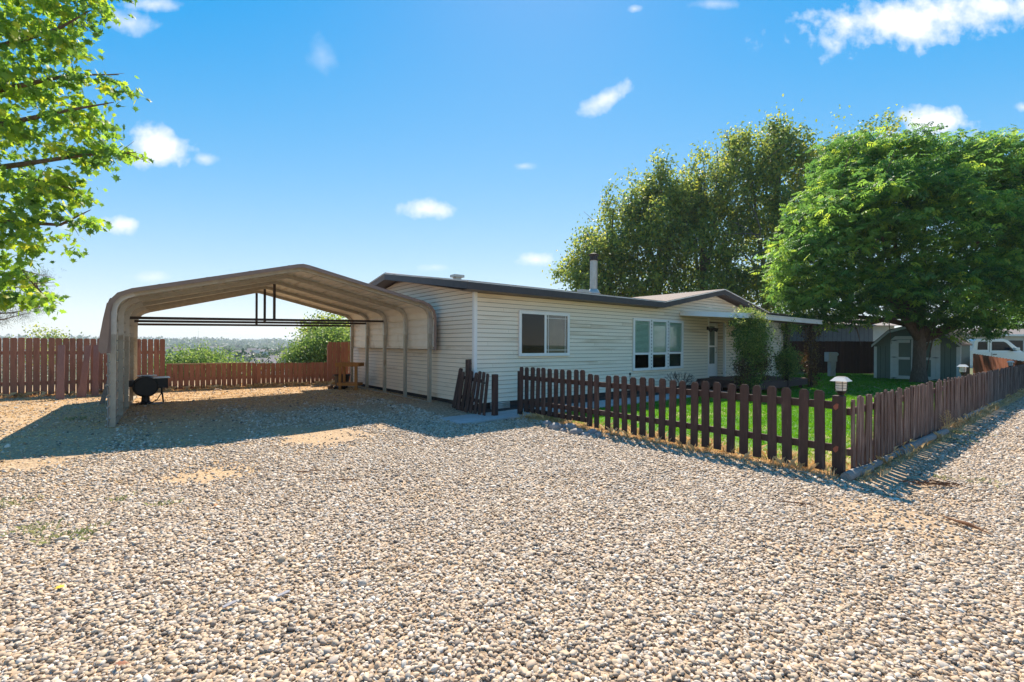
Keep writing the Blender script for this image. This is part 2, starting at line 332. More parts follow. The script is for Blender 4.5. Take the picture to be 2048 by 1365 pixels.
def tree(name, label, base, top, lobes, m, tmpl, nclump, per, size, trunk_r, group=None, cl=.35, flat=.5, inner=.55, tilt=.9, droop=.3, limbs=7, cat='tree', sparse=0, forkz=None, extra_trunk=None, twigs=0, rough=False):
    t = thing(name, label, cat, base, group=group); org = np.array(base)
    p, tone, c = crown_pts((roughen(lobes, 7, .3, 1.8, 2.0) if rough == 2 else roughen(lobes)) if rough else lobes, nclump, per, cl, flat, inner)
    if cat == 'tree': p = p[p[:, 2] > base[2] + .25]; tone = tone[:len(p)]
    n = len(p); R = rotmats(n, tilt, droop); sc = size * RNG.uniform(.7, 1.25, n)
    me = scatter('crown', *tmpl, p - org, R, sc, m, tone)
    part('crown' if cat == 'tree' else 'foliage', me, m, t)
    mb = MB(); b = Vector(base); tp = Vector(top)
    fk = b.lerp(tp, .35) if forkz is None else Vector((b.x + (tp.x - b.x) * .1, b.y + (tp.y - b.y) * .1, forkz))
    if extra_trunk: mb_path = extra_trunk
    mb.tube([b - Vector((0, 0, .3)), b + Vector((0, 0, .06)), b.lerp(fk, .35), fk, fk.lerp(tp, .5), tp], [trunk_r * 1.8, trunk_r * 1.35, trunk_r, trunk_r * .9, trunk_r * .5, trunk_r * .12], 10)
    idx = RNG.choice(len(lobes), min(limbs, len(lobes)), replace=False)
    for k in idx:
        l = lobes[k]; e = Vector(l[:3]); st = fk.lerp(tp, random.uniform(0, .35)) if k % 2 else fk
        mid = st.lerp(e, .5) + Vector((random.uniform(-.2, .2), random.uniform(-.2, .2), -.12 * (e - st).length + .1)) * .8
        mb.tube([st - Vector((0, 0, .15)), st.lerp(mid, .5), mid, e], [trunk_r * .55, trunk_r * .48, trunk_r * .36, trunk_r * .1], 7)
        for q in range(4):
            o2 = mid.lerp(e, random.random()); dd = Vector(RNG.normal(size=3)) * np.array(l[3:6]).mean() * .75
            mb.tube([o2, o2 + dd * .5 + Vector((0, 0, .1)), o2 + dd], [trunk_r * .16, trunk_r * .1, trunk_r * .03], 5)
    part('trunk' if cat == 'tree' else 'stem', mb, barkm, t, smooth=True)
    return t

# ------------------------------------------------------------------ ground sheet
def ground_material():
    m = D.materials.new('gravel_ground'); m.use_nodes = True; nt = m.node_tree; N = nt.nodes.new; L = nt.links.new; b = nt.nodes['Principled BSDF']; b.inputs['Roughness'].default_value = .9; b.inputs['Specular IOR Level'].default_value = .2
    geo = N('ShaderNodeNewGeometry'); P_ = geo.outputs['Position']
    vo = N('ShaderNodeTexVoronoi'); vo.inputs['Scale'].default_value = 30; L(P_, vo.inputs['Vector'])
    rp = N('ShaderNodeValToRGB'); e = rp.color_ramp.elements; e[0].color = (.22, .155, .10, 1); e[1].color = (.50, .38, .26, 1); e[0].position = .05; e[1].position = .9
    x = e.new(.5); x.color = (.35, .25, .165, 1)
    sp = N('ShaderNodeSeparateColor'); L(vo.outputs['Color'], sp.inputs[0]); L(sp.outputs[0], rp.inputs[0])
    n1 = N('ShaderNodeTexNoise'); n1.inputs['Scale'].default_value = .55; n1.inputs['Detail'].default_value = 8; L(P_, n1.inputs['Vector'])
    n2 = N('ShaderNodeTexNoise'); n2.inputs['Scale'].default_value = 34; n2.inputs['Detail'].default_value = 8; n2.inputs['Roughness'].default_value = .75; L(P_, n2.inputs['Vector'])
    dr = N('ShaderNodeValToRGB'); dr.color_ramp.elements[0].color = (.20, .12, .06, 1); dr.color_ramp.elements[1].color = (.66, .47, .28, 1); dr.color_ramp.elements[0].position = .36; dr.color_ramp.elements[1].position = .62; L(n2.outputs[0], dr.inputs[0])
    at = N('ShaderNodeAttribute'); at.attribute_name = 'dirt'
    ad = N('ShaderNodeMath'); ad.operation = 'MULTIPLY_ADD'; L(n1.outputs[0], ad.inputs[0]); ad.inputs[1].default_value = 1.6; 
    sb = N('ShaderNodeMath'); sb.operation = 'SUBTRACT'; L(at.outputs['Fac'], sb.inputs[0]); sb.inputs[1].default_value = .75; L(sb.outputs[0], ad.inputs[2])
    ad.use_clamp = True
    mx = N('ShaderNodeMix'); mx.data_type = 'RGBA'; L(ad.outputs[0], mx.inputs[0]); L(rp.outputs[0], mx.inputs[6]); L(dr.outputs[0], mx.inputs[7])
    gr = N('ShaderNodeAttribute'); gr.attribute_name = 'green'
    n4 = N('ShaderNodeTexNoise'); n4.inputs['Scale'].default_value = .03; n4.inputs['Detail'].default_value = 7; L(P_, n4.inputs['Vector'])
    fg = N('ShaderNodeValToRGB'); fg.color_ramp.elements[0].position = .4; fg.color_ramp.elements[1].position = .62; fg.color_ramp.elements[0].color = (.045, .085, .03, 1); fg.color_ramp.elements[1].color = (.17, .16, .08, 1); L(n4.outputs[0], fg.inputs[0])
    m2 = N('ShaderNodeMix'); m2.data_type = 'RGBA'; L(gr.outputs['Fac'], m2.inputs[0]); L(mx.outputs[2], m2.inputs[6]); L(fg.outputs[0], m2.inputs[7])
    L(m2.outputs[2], b.inputs['Base Color'])
    bp = N('ShaderNodeBump'); bp.inputs['Strength'].default_value = .8; bp.inputs['Distance'].default_value = .02; L(vo.outputs['Distance'], bp.inputs['Height']); bp.invert = True; L(bp.outputs[0], b.inputs['Normal'])
    return m
def ground():
    rr = np.concatenate([np.linspace(.01, 20, 60), np.geomspace(21, 5000, 90)]); th = np.linspace(0, 2 * np.pi, 361)[:-1]
    x = np.outer(rr, np.sin(th)).ravel(); y = np.outer(rr, np.cos(th)).ravel(); z = gz(x, y)
    n = len(th); i = np.arange(len(rr) - 1)[:, None] * n; j = np.arange(n)[None]; j2 = (j + 1) % n
    f = np.stack([(i + j).ravel(), (i + n + j).ravel(), (i + n + j2).ravel(), (i + j2).ravel()], -1)[:, ::-1]
    me = npmesh('ground', np.stack([x, y, z], -1), f, ground_material(), smooth=True)
    s, v = loc(x, y)
    dirt = np.clip(sm(1.5, 7, v) * (1 - sm(-1.5, 0, s)) * .9 + sm(4.5, 9, -x + y * .2) * .35 + .55 * sm(.3, 1.0, np.sin(x * .9 + 1.9 * np.sin(y * .8 + 1)) * np.cos(y * 1.3 + 1.4 * np.sin(x * .7))) * (y > 2.5) + .3 * (1 - sm(-4, -.3, x)) * sm(3.6, 6, y) + np.exp(-((v + 6.9) / .45) ** 2) * (s > 0) * .8 + np.exp(-((s - .45) / .35) ** 2) * (v < -1) * (v > -7) * .7 + (s > 0.5) * (v > -7) * .8 + .05, 0, 1)
    a = me.attributes.new('dirt', 'FLOAT', 'POINT'); a.data.foreach_set('value', dirt.astype(np.float32))
    g = np.clip(sm(11, 16, v) + sm(26, 32, np.hypot(x, y)), 0, 1); a = me.attributes.new('green', 'FLOAT', 'POINT'); a.data.foreach_set('value', g.astype(np.float32))
    tag(solo('ground', me, None), 'gravel yard with dry dirt patches running down to a hazy green valley', kind='structure')
ground()

# ------------------------------------------------------------------ gravel pebbles (one object, instanced)
def gravel():
    pts = []
    for y0, y1, dens in [(1.7, 3.2, 4000), (3.2, 5, 3500), (5, 7, 2600), (7, 10, 1500), (10, 14, 850), (14, 18, 250)]:
        hw = 1.16 * y1; n = int(dens * 2 * hw * (y1 - y0)); p = np.stack([RNG.uniform(-hw, hw, n), RNG.uniform(y0, y1, n)], -1)
        p = p[np.abs(p[:, 0]) < 1.14 * p[:, 1] + .15]; pts.append(np.c_[p, np.full(len(p), math.sqrt(4000 / dens) ** .6)])
    p = np.concatenate(pts); s, v = loc(p[:, 0], p[:, 1])
    keep = ~((s > .42) & (v > -7.35)) & ~((s > -.95) & (v > -1.3)) & ~((s > -.1) & (v > -1)) & (v < 9)
    # thin the stones where the bare dirt shows through
    x, y = p[:, 0], p[:, 1]
    nz = np.sin(x * 1.3 + 2 * np.sin(y * .7)) * np.sin(y * 1.1 + 1.7 * np.sin(x * .9)) + .5 * np.sin(x * 3.1 + y * 2.3)
    nz2 = np.sin(x * .9 + 1.9 * np.sin(y * .8 + 1)) * np.cos(y * 1.3 + 1.4 * np.sin(x * .7)) + .6 * np.sin(x * 4.1 + 2 * np.sin(y * 3)) * np.sin(y * 3.7 + x)
    dirt = .5 * sm(.4, 1.15, nz2 + .5 * nz) * sm(3.0, 4.2, y) + .48 * (1 - sm(-4, -.3, x)) * sm(3.6, 6, y) * (1 + .6 * nz) + sm(3.0, 7.5, v) * (1 - sm(-1.5, 0, s)) * .85 + sm(4.0, 9, -x + y * .2) * .5 + np.exp(-((v + 7.2) / .35) ** 2) * (s > .5) * .7 + np.exp(-((s - .3) / .3) ** 2) * (v < -1) * (v > -7.2) * .6
    keep &= RNG.random(len(p)) > np.clip(dirt + .16 * (nz > .75) + .12 * nz * (dirt > .1), 0, .96)
    p = p[keep]; n = len(p)
    me = D.meshes.new('gravel'); co = np.c_[p[:, :2], gz(p[:, 0], p[:, 1]) + RNG.uniform(-.003, .010, n) * p[:, 2]]
    me.vertices.add(n); me.vertices.foreach_set('co', co.astype(np.float32).ravel())
    def attr(nm, val): a = me.attributes.new(nm, 'FLOAT', 'POINT'); a.data.foreach_set('value', val.astype(np.float32))
    def vattr(nm, val): a = me.attributes.new(nm, 'FLOAT_VECTOR', 'POINT'); a.data.foreach_set('vector', val.astype(np.float32).ravel())
    attr('rnd', RNG.random(n)); attr('rnd2', RNG.random(n))
    sz = .0106 * np.exp(RNG.normal(0, .27, n)) * p[:, 2]; sz = np.where(RNG.random(n) < .012, sz * 1.5, sz)
    vattr('scl', np.c_[sz * 1.15, sz * RNG.uniform(.75, 1, n), sz * RNG.uniform(.5, .8, n)])
    vattr('rot', np.c_[RNG.normal(0, .35, n), RNG.normal(0, .35, n), RNG.uniform(0, 6.28, n)])
    m = D.materials.new('pebbles'); m.use_nodes = True; nt = m.node_tree; N = nt.nodes.new; L = nt.links.new; b = nt.nodes['Principled BSDF']; b.inputs['Roughness'].default_value = .68; b.inputs['Specular IOR Level'].default_value = .3
    at = N('ShaderNodeAttribute'); at.attribute_type = 'INSTANCER'; at.attribute_name = 'rnd'
    rp = N('ShaderNodeValToRGB'); rp.color_ramp.interpolation = 'LINEAR'; e = rp.color_ramp.elements; e[0].color = (.12, .10, .085, 1); e[1].color = (.76, .68, .57, 1)
    for pz, c in [(.05, (.28, .22, .17)), (.18, (.46, .33, .215)), (.36, (.58, .44, .29)), (.5, (.66, .52, .38)), (.64, (.54, .37, .23)), (.74, (.50, .42, .34)), (.87, (.68, .57, .45))]:
        x = e.new(pz); x.color = (*c, 1)
    L(at.outputs['Fac'], rp.inputs[0])
    a2 = N('ShaderNodeAttribute'); a2.attribute_type = 'INSTANCER'; a2.attribute_name = 'rnd2'
    mr = N('ShaderNodeMapRange'); mr.inputs[3].default_value = .66; mr.inputs[4].default_value = 1.0; L(a2.outputs['Fac'], mr.inputs[0])
    tcn = N('ShaderNodeTexCoord'); nz2 = N('ShaderNodeTexNoise'); nz2.inputs['Scale'].default_value = 3; nz2.inputs['Detail'].default_value = 4; L(tcn.outputs['Object'], nz2.inputs[0])
    mr2 = N('ShaderNodeMapRange'); mr2.inputs[3].default_value = .86; mr2.inputs[4].default_value = 1.14; L(nz2.outputs[0], mr2.inputs[0])
    mm = N('ShaderNodeMath'); mm.operation = 'MULTIPLY'; L(mr.outputs[0], mm.inputs[0]); L(mr2.outputs[0], mm.inputs[1])
    hs = N('ShaderNodeHueSaturation'); L(mm.outputs[0], hs.inputs['Value']); L(rp.outputs[0], hs.inputs['Color']); L(hs.outputs[0], b.inputs['Base Color'])
    me.materials.append(m)
    o = solo('gravel', me, None, 'loose cream, tan and grey river pebbles covering the driveway', kind='stuff')
    ng = D.node_groups.new('pebble_scatter', 'GeometryNodeTree'); ng.interface.new_socket('Geometry', in_out='INPUT', socket_type='NodeSocketGeometry'); ng.interface.new_socket('Geometry', in_out='OUTPUT', socket_type='NodeSocketGeometry')
    N = ng.nodes.new; L = ng.links.new; gi = N('NodeGroupInput'); go = N('NodeGroupOutput')
    join = N('GeometryNodeJoinGeometry')
    for k in range(6):
        ico = N('GeometryNodeMeshIcoSphere'); ico.inputs['Subdivisions'].default_value = 2; ico.inputs['Radius'].default_value = 1
        pos = N('GeometryNodeInputPosition'); nz = N('ShaderNodeTexNoise'); nz.noise_dimensions = '4D'; nz.inputs['Scale'].default_value = .8; nz.inputs['Detail'].default_value = 1; nz.inputs['W'].default_value = k * 7.3; L(pos.outputs[0], nz.inputs['Vector'])
        sb = N('ShaderNodeVectorMath'); sb.operation = 'SUBTRACT'; L(nz.outputs['Color'], sb.inputs[0]); sb.inputs[1].default_value = (.5, .5, .5)
        sc = N('ShaderNodeVectorMath'); sc.operation = 'SCALE'; L(sb.outputs[0], sc.inputs[0]); sc.inputs[3].default_value = 1.5
        sp = N('GeometryNodeSetPosition'); L(ico.outputs[0], sp.inputs['Geometry']); L(sc.outputs[0], sp.inputs['Offset'])
        ss = N('GeometryNodeSetShadeSmooth'); L(sp.outputs[0], ss.inputs['Geometry'])
        sm_ = N('GeometryNodeSetMaterial'); sm_.inputs['Material'].default_value = m; L(ss.outputs[0], sm_.inputs['Geometry'])
        g2 = N('GeometryNodeGeometryToInstance'); L(sm_.outputs[0], g2.inputs[0]); L(g2.outputs[0], join.inputs[0])
    mp = N('GeometryNodeMeshToPoints'); L(gi.outputs[0], mp.inputs['Mesh'])
    ip = N('GeometryNodeInstanceOnPoints'); L(mp.outputs[0], ip.inputs['Points']); L(join.outputs[0], ip.inputs['Instance']); ip.inputs['Pick Instance'].default_value = True
    def na(nm, ty):
        a = N('GeometryNodeInputNamedAttribute'); a.data_type = ty; a.inputs['Name'].default_value = nm; return a.outputs['Attribute']
    mu = N('ShaderNodeMath'); mu.operation = 'MULTIPLY'; L(na('rnd2', 'FLOAT'), mu.inputs[0]); mu.inputs[1].default_value = 5.99
    fl = N('ShaderNodeMath'); fl.operation = 'FLOOR'; L(mu.outputs[0], fl.inputs[0]); L(fl.outputs[0], ip.inputs['Instance Index'])
    e2 = N('FunctionNodeEulerToRotation'); L(na('rot', 'FLOAT_VECTOR'), e2.inputs[0]); L(e2.outputs[0], ip.inputs['Rotation'])
    L(na('scl', 'FLOAT_VECTOR'), ip.inputs['Scale']); L(ip.outputs[0], go.inputs[0])
    md = o.modifiers.new('scatter', 'NODES'); md.node_group = ng
gravel()

def blades(name, xy, hgt, m, label, tone, width=.006, lean=.5, nb=3, z=None, seed=1):
    """curved grass blades, two triangles each"""
    rng = np.random.default_rng(seed); p = np.repeat(xy, nb, 0) + rng.normal(0, .018, (len(xy) * nb, 2)); n = len(p)
    h = np.repeat(hgt, nb) * rng.uniform(.6, 1.2, n); a = rng.uniform(0, 6.28, n); l = h * rng.uniform(0, lean, n) * 1.2; b = a + rng.uniform(.8, 2.2, n)
    zz = gz(p[:, 0], p[:, 1]) if z is None else np.full(n, z); w = width * rng.uniform(.6, 1.3, n)
    ux, uy = np.cos(b) * w, np.sin(b) * w; lx, ly = np.cos(a) * l, np.sin(a) * l
    v = np.stack([np.c_[p[:, 0] - ux, p[:, 1] - uy, zz - .005], np.c_[p[:, 0] + ux, p[:, 1] + uy, zz - .005], np.c_[p[:, 0] + lx * .35 + ux * .7, p[:, 1] + ly * .35 + uy * .7, zz + h * .6], np.c_[p[:, 0] + lx, p[:, 1] + ly, zz + h * np.clip(1.05 - lean * .3, .4, 1)]], 1)
    f = (np.array([[0, 1, 2], [0, 2, 3]])[None] + (np.arange(n) * 4)[:, None, None]).reshape(-1, 3)
    t = np.clip(np.repeat(tone, nb) + rng.normal(0, .12, n), 0, 1)
    me = npmesh(name, v.reshape(-1, 3), f, m, np.repeat(t, 4)); return solo(name, me, None, label, kind='stuff')
def hpts(n, s0, s1, v0, v1, rng=RNG):
    s = rng.uniform(s0, s1, n); v = rng.uniform(v0, v1, n); return np.c_[CX + s * RX - v * RY, CY + s * RY + v * RX], s, v
# ------------------------------------------------------------------ lawn
def lawn():
    mb = MB(); ns = 40
    rim = [(.62, -6.93), (26, -6.93), (27, -3), (27, 1.6), (16.5, 1.2), (16.3, -.05), (14.3, -.4), (9.2, -1.25), (.75, -1.25)]
    mb.add([HW(s, v, .012) for s, v in rim], [tuple(range(len(rim)))])
    m = mat('lawn_soil', (.09, .20, .03), (.06, .14, .025), .95, 3, .5, 60, c3=(.36, .28, .13), c3amt=.35, c3scale=.7)
    solo('lawn', mb, m, 'watered green lawn inside the picket fence', kind='structure')
    xy, s, v = hpts(30000, .66, 11, -6.9, -1.28)
    edge = np.minimum(np.minimum(s - .6, v + 6.95), 99)
    dry = np.exp(-(edge / .8) ** 2); patch = .5 + .5 * np.sin(s * 2.1 + 2 * np.sin(v * 1.7)) * np.sin(v * 2.3 + s * .7)
    keep = RNG.random(len(s)) > dry * .55; tone = np.clip(.28 + .25 * patch + .7 * dry * (RNG.random(len(s)) > .3), 0, 1)
    blades('grass', xy[keep], np.full(keep.sum(), .05), grassm, 'bright green mown grass of the lawn', tone[keep], .005, .7, 4)
    xy, s, v = hpts(16000, 11, 26, -6.9, 1.4); keep = ~((s < 16.4) & (v > -.1)) & ~((s > 22.3) & (s < 25.2) & (v < -1.7) & (v > -5.2))
    tone = np.clip(.25 + .2 * np.sin(s * 1.1) * np.sin(v * 1.7), 0, 1)
    blades('grass', xy[keep], np.full(keep.sum(), .065), grassm, 'darker green grass around the shed and tree', tone[keep], .011, .7, 4, seed=5)  # taller, wider blades in a deeper green than the near lawn
    # straw and weeds
    rows = []
    for n, a in [(2600, (.35, .95, -7, -1.2)), (1800, (.4, 12, -7.25, -6.85)), (900, (12, 24, -7.3, -6.9)), (260, (.1, .5, -7, -1.2))]:
        xy, s, v = hpts(n, *a); rows.append(xy)
    xy = np.concatenate(rows); blades('dry_grass', xy, np.where(RNG.random(len(xy)) < .05, .16, .045), strawm, 'dry straw coloured grass along the foot of the picket fence', RNG.random(len(xy)), .0022, .8, 5, seed=3)
lawn()
def straw():
    xy, s, v = hpts(15000, -13, .0, 1.5, 9.3); k = RNG.random(len(s)) < sm(1.5, 6, v) * .9 + .08; xy = xy[k]
    x2, s2, v2 = hpts(4200, -12, -3.2, -4.5, 2.5); k = RNG.random(len(s2)) < sm(-3.5, -8, s2) * .75; xy2 = x2[k]
    fa, fb = G(-40, 797.5, .1), G(705, 767, .1); t = RNG.random(1300); xy3 = np.c_[fa.x + (fb.x - fa.x) * t, fa.y + (fb.y - fa.y) * t] + np.c_[RNG.normal(.05, .1, 1300), RNG.normal(-.12, .1, 1300)]
    xy = np.concatenate([xy, xy2, xy3]); h = np.concatenate([np.full(len(xy) - 1300, .028), np.where(RNG.random(1300) < .15, .2, .07)])
    blades('dry_grass', xy, h, strawm, 'flattened straw coloured dry grass over the back of the yard', RNG.random(len(xy)), .0035, 1.3, 4, seed=9)
    # single stalks lying on the near gravel
    xy = np.c_[RNG.uniform(-2.3, 3.5, 500), RNG.uniform(2, 6.5, 500)]; k = np.sin(xy[:, 0] * 2.1 + 1) * np.sin(xy[:, 1] * 1.6) > .1
    mb = MB()
    for x, y in xy[k][:170]:
        a = random.uniform(0, 6.28); l = random.uniform(.04, .16); c = random.uniform(-.5, .5)
        mb.tube([(x, y, .03), (x + math.cos(a) * l * .5, y + math.sin(a) * l * .5, .036), (x + math.cos(a + c) * l, y + math.sin(a + c) * l, .028)], .0012, 4, caps=False)
    solo('straw_stalks', mb, mat('dry_stalk', (.62, .45, .22), (.50, .33, .14), .8, 30), 'thin dry stalks lying on the near gravel', kind='stuff')
    # small green weeds
    w = []
    for px, py, n in [(70, 1065, 26), (140, 1075, 30), (240, 1000, 12), (20, 1010, 24), (330, 1010, 10), (1960, 965, 16), (1895, 960, 8), (1925, 868, 60), (1900, 880, 40), (380, 835, 8), (150, 850, 20)]:
        g = G(px, py); w.append(RNG.normal(0, .09 if n > 15 else .05, (n, 2)) * (2.2 if n > 35 else 1) + [g.x, g.y])
    xy = np.concatenate(w); blades('weeds', xy, np.full(len(xy), .05), mat_weed, 'sparse green weeds pushing up through the gravel', RNG.random(len(xy)), .004, 1.0, 4, seed=13)
mat_weed = leafmat('weed_leaves', [(.16, .20, .08), (.26, .29, .13), (.42, .40, .22)], .3)
straw()

# ------------------------------------------------------------------ the house
def house():
    h = thing('mobile_home', 'long single storey cream sided house with dark fascia and small front gable', 'house', (0, 0, 0), 'H')
    ZB, ZT, CO = .20, 2.727, .1011; S1, VB = 16.15, 7.8; RV = 3.95; ZE, ZR = 2.90, 3.555; GL, GC, GR, GZ = 6.91, 10.54, 14.17, 3.567
    def course(mb, a0, a1, b0, b1, z0, z1, put):      # a0..a1 along the wall at z0, b0..b1 at z1; put(a, d, z) gives a point d proud of the wall
        v = [put(a0, -.01, z0), put(a1, -.01, z0), put(a1, .017, z0), put(a0, .017, z0), put(b0, -.001, z1 - .010), put(b1, -.001, z1 - .010), put(b1, -.01, z1 - .010), put(b0, -.01, z1 - .010)]
        mb.add(v, [(0, 1, 2, 3), (3, 2, 5, 4), (4, 5, 6, 7), (0, 3, 4, 7), (1, 6, 5, 2), (0, 7, 6, 1)])
    front = lambda a, d, z: (a, -d, z)
    end = lambda a, d, z: (-d, a, z)
    for k in range(25):
        z0, z1 = ZB + k * CO, ZB + (k + 1) * CO; mb = MB()
        joints = [.05 + ((k * 1.37) % 3.5) + 3.66 * q for q in range(5)]
        for lo, hi in ([(.05, 10.12), (11.3, S1)] if z0 < 2.38 else [(.05, S1)]):
            cuts = [lo] + [j for j in joints if lo + .3 < j < hi - .3] + [hi]
            for a, b in zip(cuts[:-1], cuts[1:]):
                mb = MB(); course(mb, a + .0015, b - .0015, a + .0015, b - .0015, z0, z1, front); part('siding_board', mb, siding, h)
    def gab(z): t = (z - (ZE - .17)) / (GZ - ZE); return GL + .1 + t * (GC - GL - .1), GR - .1 - t * (GR - .1 - GC)
    for k in range(7):
        z0, z1 = ZT + k * CO, min(ZT + (k + 1) * CO, GZ - .18); a, b = gab(z0); c, d = gab(z1); mb = MB(); course(mb, a, b, c, d, z0, z1, front); part('siding_board', mb, siding, h)
    def rake(z): t = max(0, (z - (ZE - .16)) / (ZR - ZE)); return .0 + t * RV, VB - t * (VB - RV)
    for k in range(33):
        z0, z1 = ZB + k * CO, min(ZB + (k + 1) * CO, ZR - .2); a, b = rake(z0); c, d = rake(z1); mb = MB()
        course(mb, max(a, .05), b, max(c, .05), d, z0, z1, end); part('siding_board', mb, siding, h)
        if z1 >= ZR - .2: break
    # solid core behind the boards, coloured dark as the shade line under each lap
    mb = MB(); mb.prism([(.012, .012, ZB), (.012, VB, ZB), (.012, VB, ZE - .16), (.012, RV, ZR - .14), (.012, .012, ZE - .16)], (10.08, 0, 0))
    mb.prism([(11.32, .012, ZB), (11.32, VB, ZB), (11.32, VB, ZE - .16), (11.32, RV, ZR - .14), (11.32, .012, ZE - .16)], (S1 - 11.33, 0, 0))
    mb.box(10.09, 11.32, .325, VB, ZB, 2.7); mb.box(10.09, 11.32, .012, VB, 2.4, 2.7)
    part('wall', mb, mat('lap_shade_core', (.20, .15, .10), (.16, .12, .08), .9), h)
    # recess: side walls and back wall courses
    for k in range(2, 22):
        z0, z1 = ZB + k * CO, ZB + (k + 1) * CO; mb = MB(); course(mb, 0.03, .32, .03, .32, z0, z1, lambda a, d, z: (11.3 - d, a, z)); course(mb, 11.24, 11.3, 11.24, 11.3, z0, z1, lambda a, d, z: (a, .32 - d, z)); part('siding_board', mb, siding, h)
    for (a0, a1, b0, b1) in [(-.028, .055, -.028, .055), ]:
        part('corner_trim', MB().box(a0, a1, b0, b1, ZB - .02, ZT + .03), white, h)
    part('corner_trim', MB().box(10.09, 10.15, -.028, .05, .40, ZT - .2), white, h); part('corner_trim', MB().box(11.27, 11.36, -.028, .05, .40, 2.4), white, h); part('corner_trim', MB().box(S1 - .06, S1 + .028, -.028, .05, ZB - .02, ZT), white, h)
    part('skirting', MB().box(.06, S1 - .03, .06, .09, -.05, ZB + .01).box(.06, .09, .09, VB, -.05, ZB + .01), skirt, h)
    mb = MB()
    for k in range(4): mb.tube([(.42 + .0, -.05, .05 + k * .04), (.98, -.05, .05 + k * .04)], .022, 8)
    part('crawlspace_vent', mb, galv, h, smooth=True)
    # roof
    T = .03
    def slab(pts, name='roof', m=shingle): part(name, MB().prism(pts, (0, 0, T)), m, h)
    slab([(-.42, -.36, ZE), (GL, -.36, ZE), (GC, RV, ZR), (GR, -.36, ZE), (S1 + .4, -.36, ZE), (S1 + .4, RV, ZR), (-.42, RV, ZR)])
    slab([(-.42, RV, ZR), (S1 + .4, RV, ZR), (S1 + .4, 8.25, ZE - .02), (-.42, 8.25, ZE - .02)])
    mb = MB(); mb.prism([(GL, -.37, ZE + .004), (GC, -.37, GZ), (GC, RV, GZ)], (0, 0, T)); mb.prism([(GC, -.37, GZ), (GR, -.37, ZE + .004), (GC, RV, GZ)], (0, 0, T)); part('gable_roof', mb, shingle, h)
    part('ridge_cap', MB().prism([(-.43, RV - .14, ZR + .012), (-.43, RV, ZR + .045), (-.43, RV + .14, ZR + .012)], (S1 + .84, 0, 0)), shingle, h)
    FH = .155
    part('drip_edge', MB().box(-.43, GL, -.385, -.36, ZE - .02, ZE + .012), whitedirty, h)
    def fas(p, q, name='fascia', m=fasc, d=(0, -.03, 0), h0=FH): p = Vector(p); q = Vector(q); part(name, MB().prism([p, q, q - Vector((0, 0, h0)), p - Vector((0, 0, h0))], d), m, h)
    fas((-.42, -.36, ZE - .012), (GL, -.36, ZE - .012)); fas((GL, -.362, ZE - .008), (GC, -.362, GZ - .008)); fas((GC, -.362, GZ - .008), (GR, -.362, ZE - .008)); fas((GR, -.36, ZE - .012), (S1 + .4, -.36, ZE - .012))
    fas((-.42, -.39, ZE - .01), (-.42, RV, ZR - .008), d=(-.03, 0, 0)); fas((-.42, RV, ZR - .008), (-.42, 8.25, ZE - .03), d=(-.03, 0, 0), m=soff)
    fas((-.455, -.39, ZE + .022), (-.455, RV, ZR + .022), d=(-.012, 0, 0), h0=.03, name='drip_edge', m=whitedirty); fas((-.455, RV, ZR + .022), (-.455, 8.25, ZE), d=(-.012, 0, 0), h0=.03, name='drip_edge', m=whitedirty)
    fas((GL, -.395, ZE + .024), (GC, -.395, GZ + .024), d=(0, -.012, 0), h0=.03, name='drip_edge', m=whitedirty); fas((GC, -.395, GZ + .024), (GR, -.395, ZE + .024), d=(0, -.012, 0), h0=.03, name='drip_edge', m=whitedirty)
    part('soffit', MB().box(-.4, GL, -.35, .0, ZE - .17, ZE - .16).prism([(-.41, 0, ZE - .11), (-.41, RV, ZR - .12), (-.41, RV, ZR - .11), (-.41, 0, ZE - .10)], (.41, 0, 0)).prism([(-.41, RV, ZR - .12), (-.41, 8.2, ZE - .13), (-.41, 8.2, ZE - .12), (-.41, RV, ZR - .11)], (.41, 0, 0)), soff, h)
    # windows
    def window(s0, s1, z0, z1, kind):
        f = part('window', MB(), white, h); mb = MB(); e = .075
        mb.box(s0, s1, -.06, -.018, z1 - e, z1).box(s0, s1, -.062, -.018, z0, z0 + e).box(s0, s0 + e, -.058, -.018, z0 + e, z1 - e).box(s1 - e, s1, -.058, -.018, z0 + e, z1 - e)
        f.data = mb.mesh('window', white)
        a0, a1, b0, b1 = s0 + e, s1 - e, z0 + e, z1 - e
        if kind == 'slider':
            mid = (a0 + a1) / 2; part('sash', MB().box(mid - .035, mid + .035, -.052, -.02, b0, b1), white, f)
            for (x0, x1, sc_) in ((a0, mid - .035, 1), (mid + .035, a1, 0)):
                part('pane', MB().box(x0, x1, -.034, -.030, b0, b1), glass, f)
                part('interior', MB().box(x0, x1, -.024, -.019, b0, b1), roomdark, f)
                mb = MB()
                for k in range(34):
                    z = b0 + (b1 - b0) * (k + .5) / 34; mb.box(x0 + .01, x1 - .01, -.0285, -.0275, z - .008, z + .008)
                part('blind', mb, mat('brown_blind', (.20, .15, .11), (.10, .075, .06), .6, 3), f)
                mb = MB(); ins = .07; y0, y1 = (-.038, -.0345)
                mb.box(x0 + ins, x0 + ins + .012, y0, y1, b0, b1).box(x1 - ins - .012, x1 - ins, y0, y1, b0, b1).box(x0, x1, y0 + .001, y1 - .001, b0 + ins, b0 + ins + .012).box(x0, x1, y0 + .001, y1 - .001, b1 - ins - .012, b1 - ins)
                part('muntin', mb, mat('muntin', (.40, .38, .30), (.36, .34, .27), .5) if sc_ else white, f)
                if sc_: part('insect_screen', MB().box(x0, x1, -.044, -.0435, b0, b1), glassmat('screen_mesh', (.28, .28, .30), 0), f)
        else:
            tr = z0 + .52
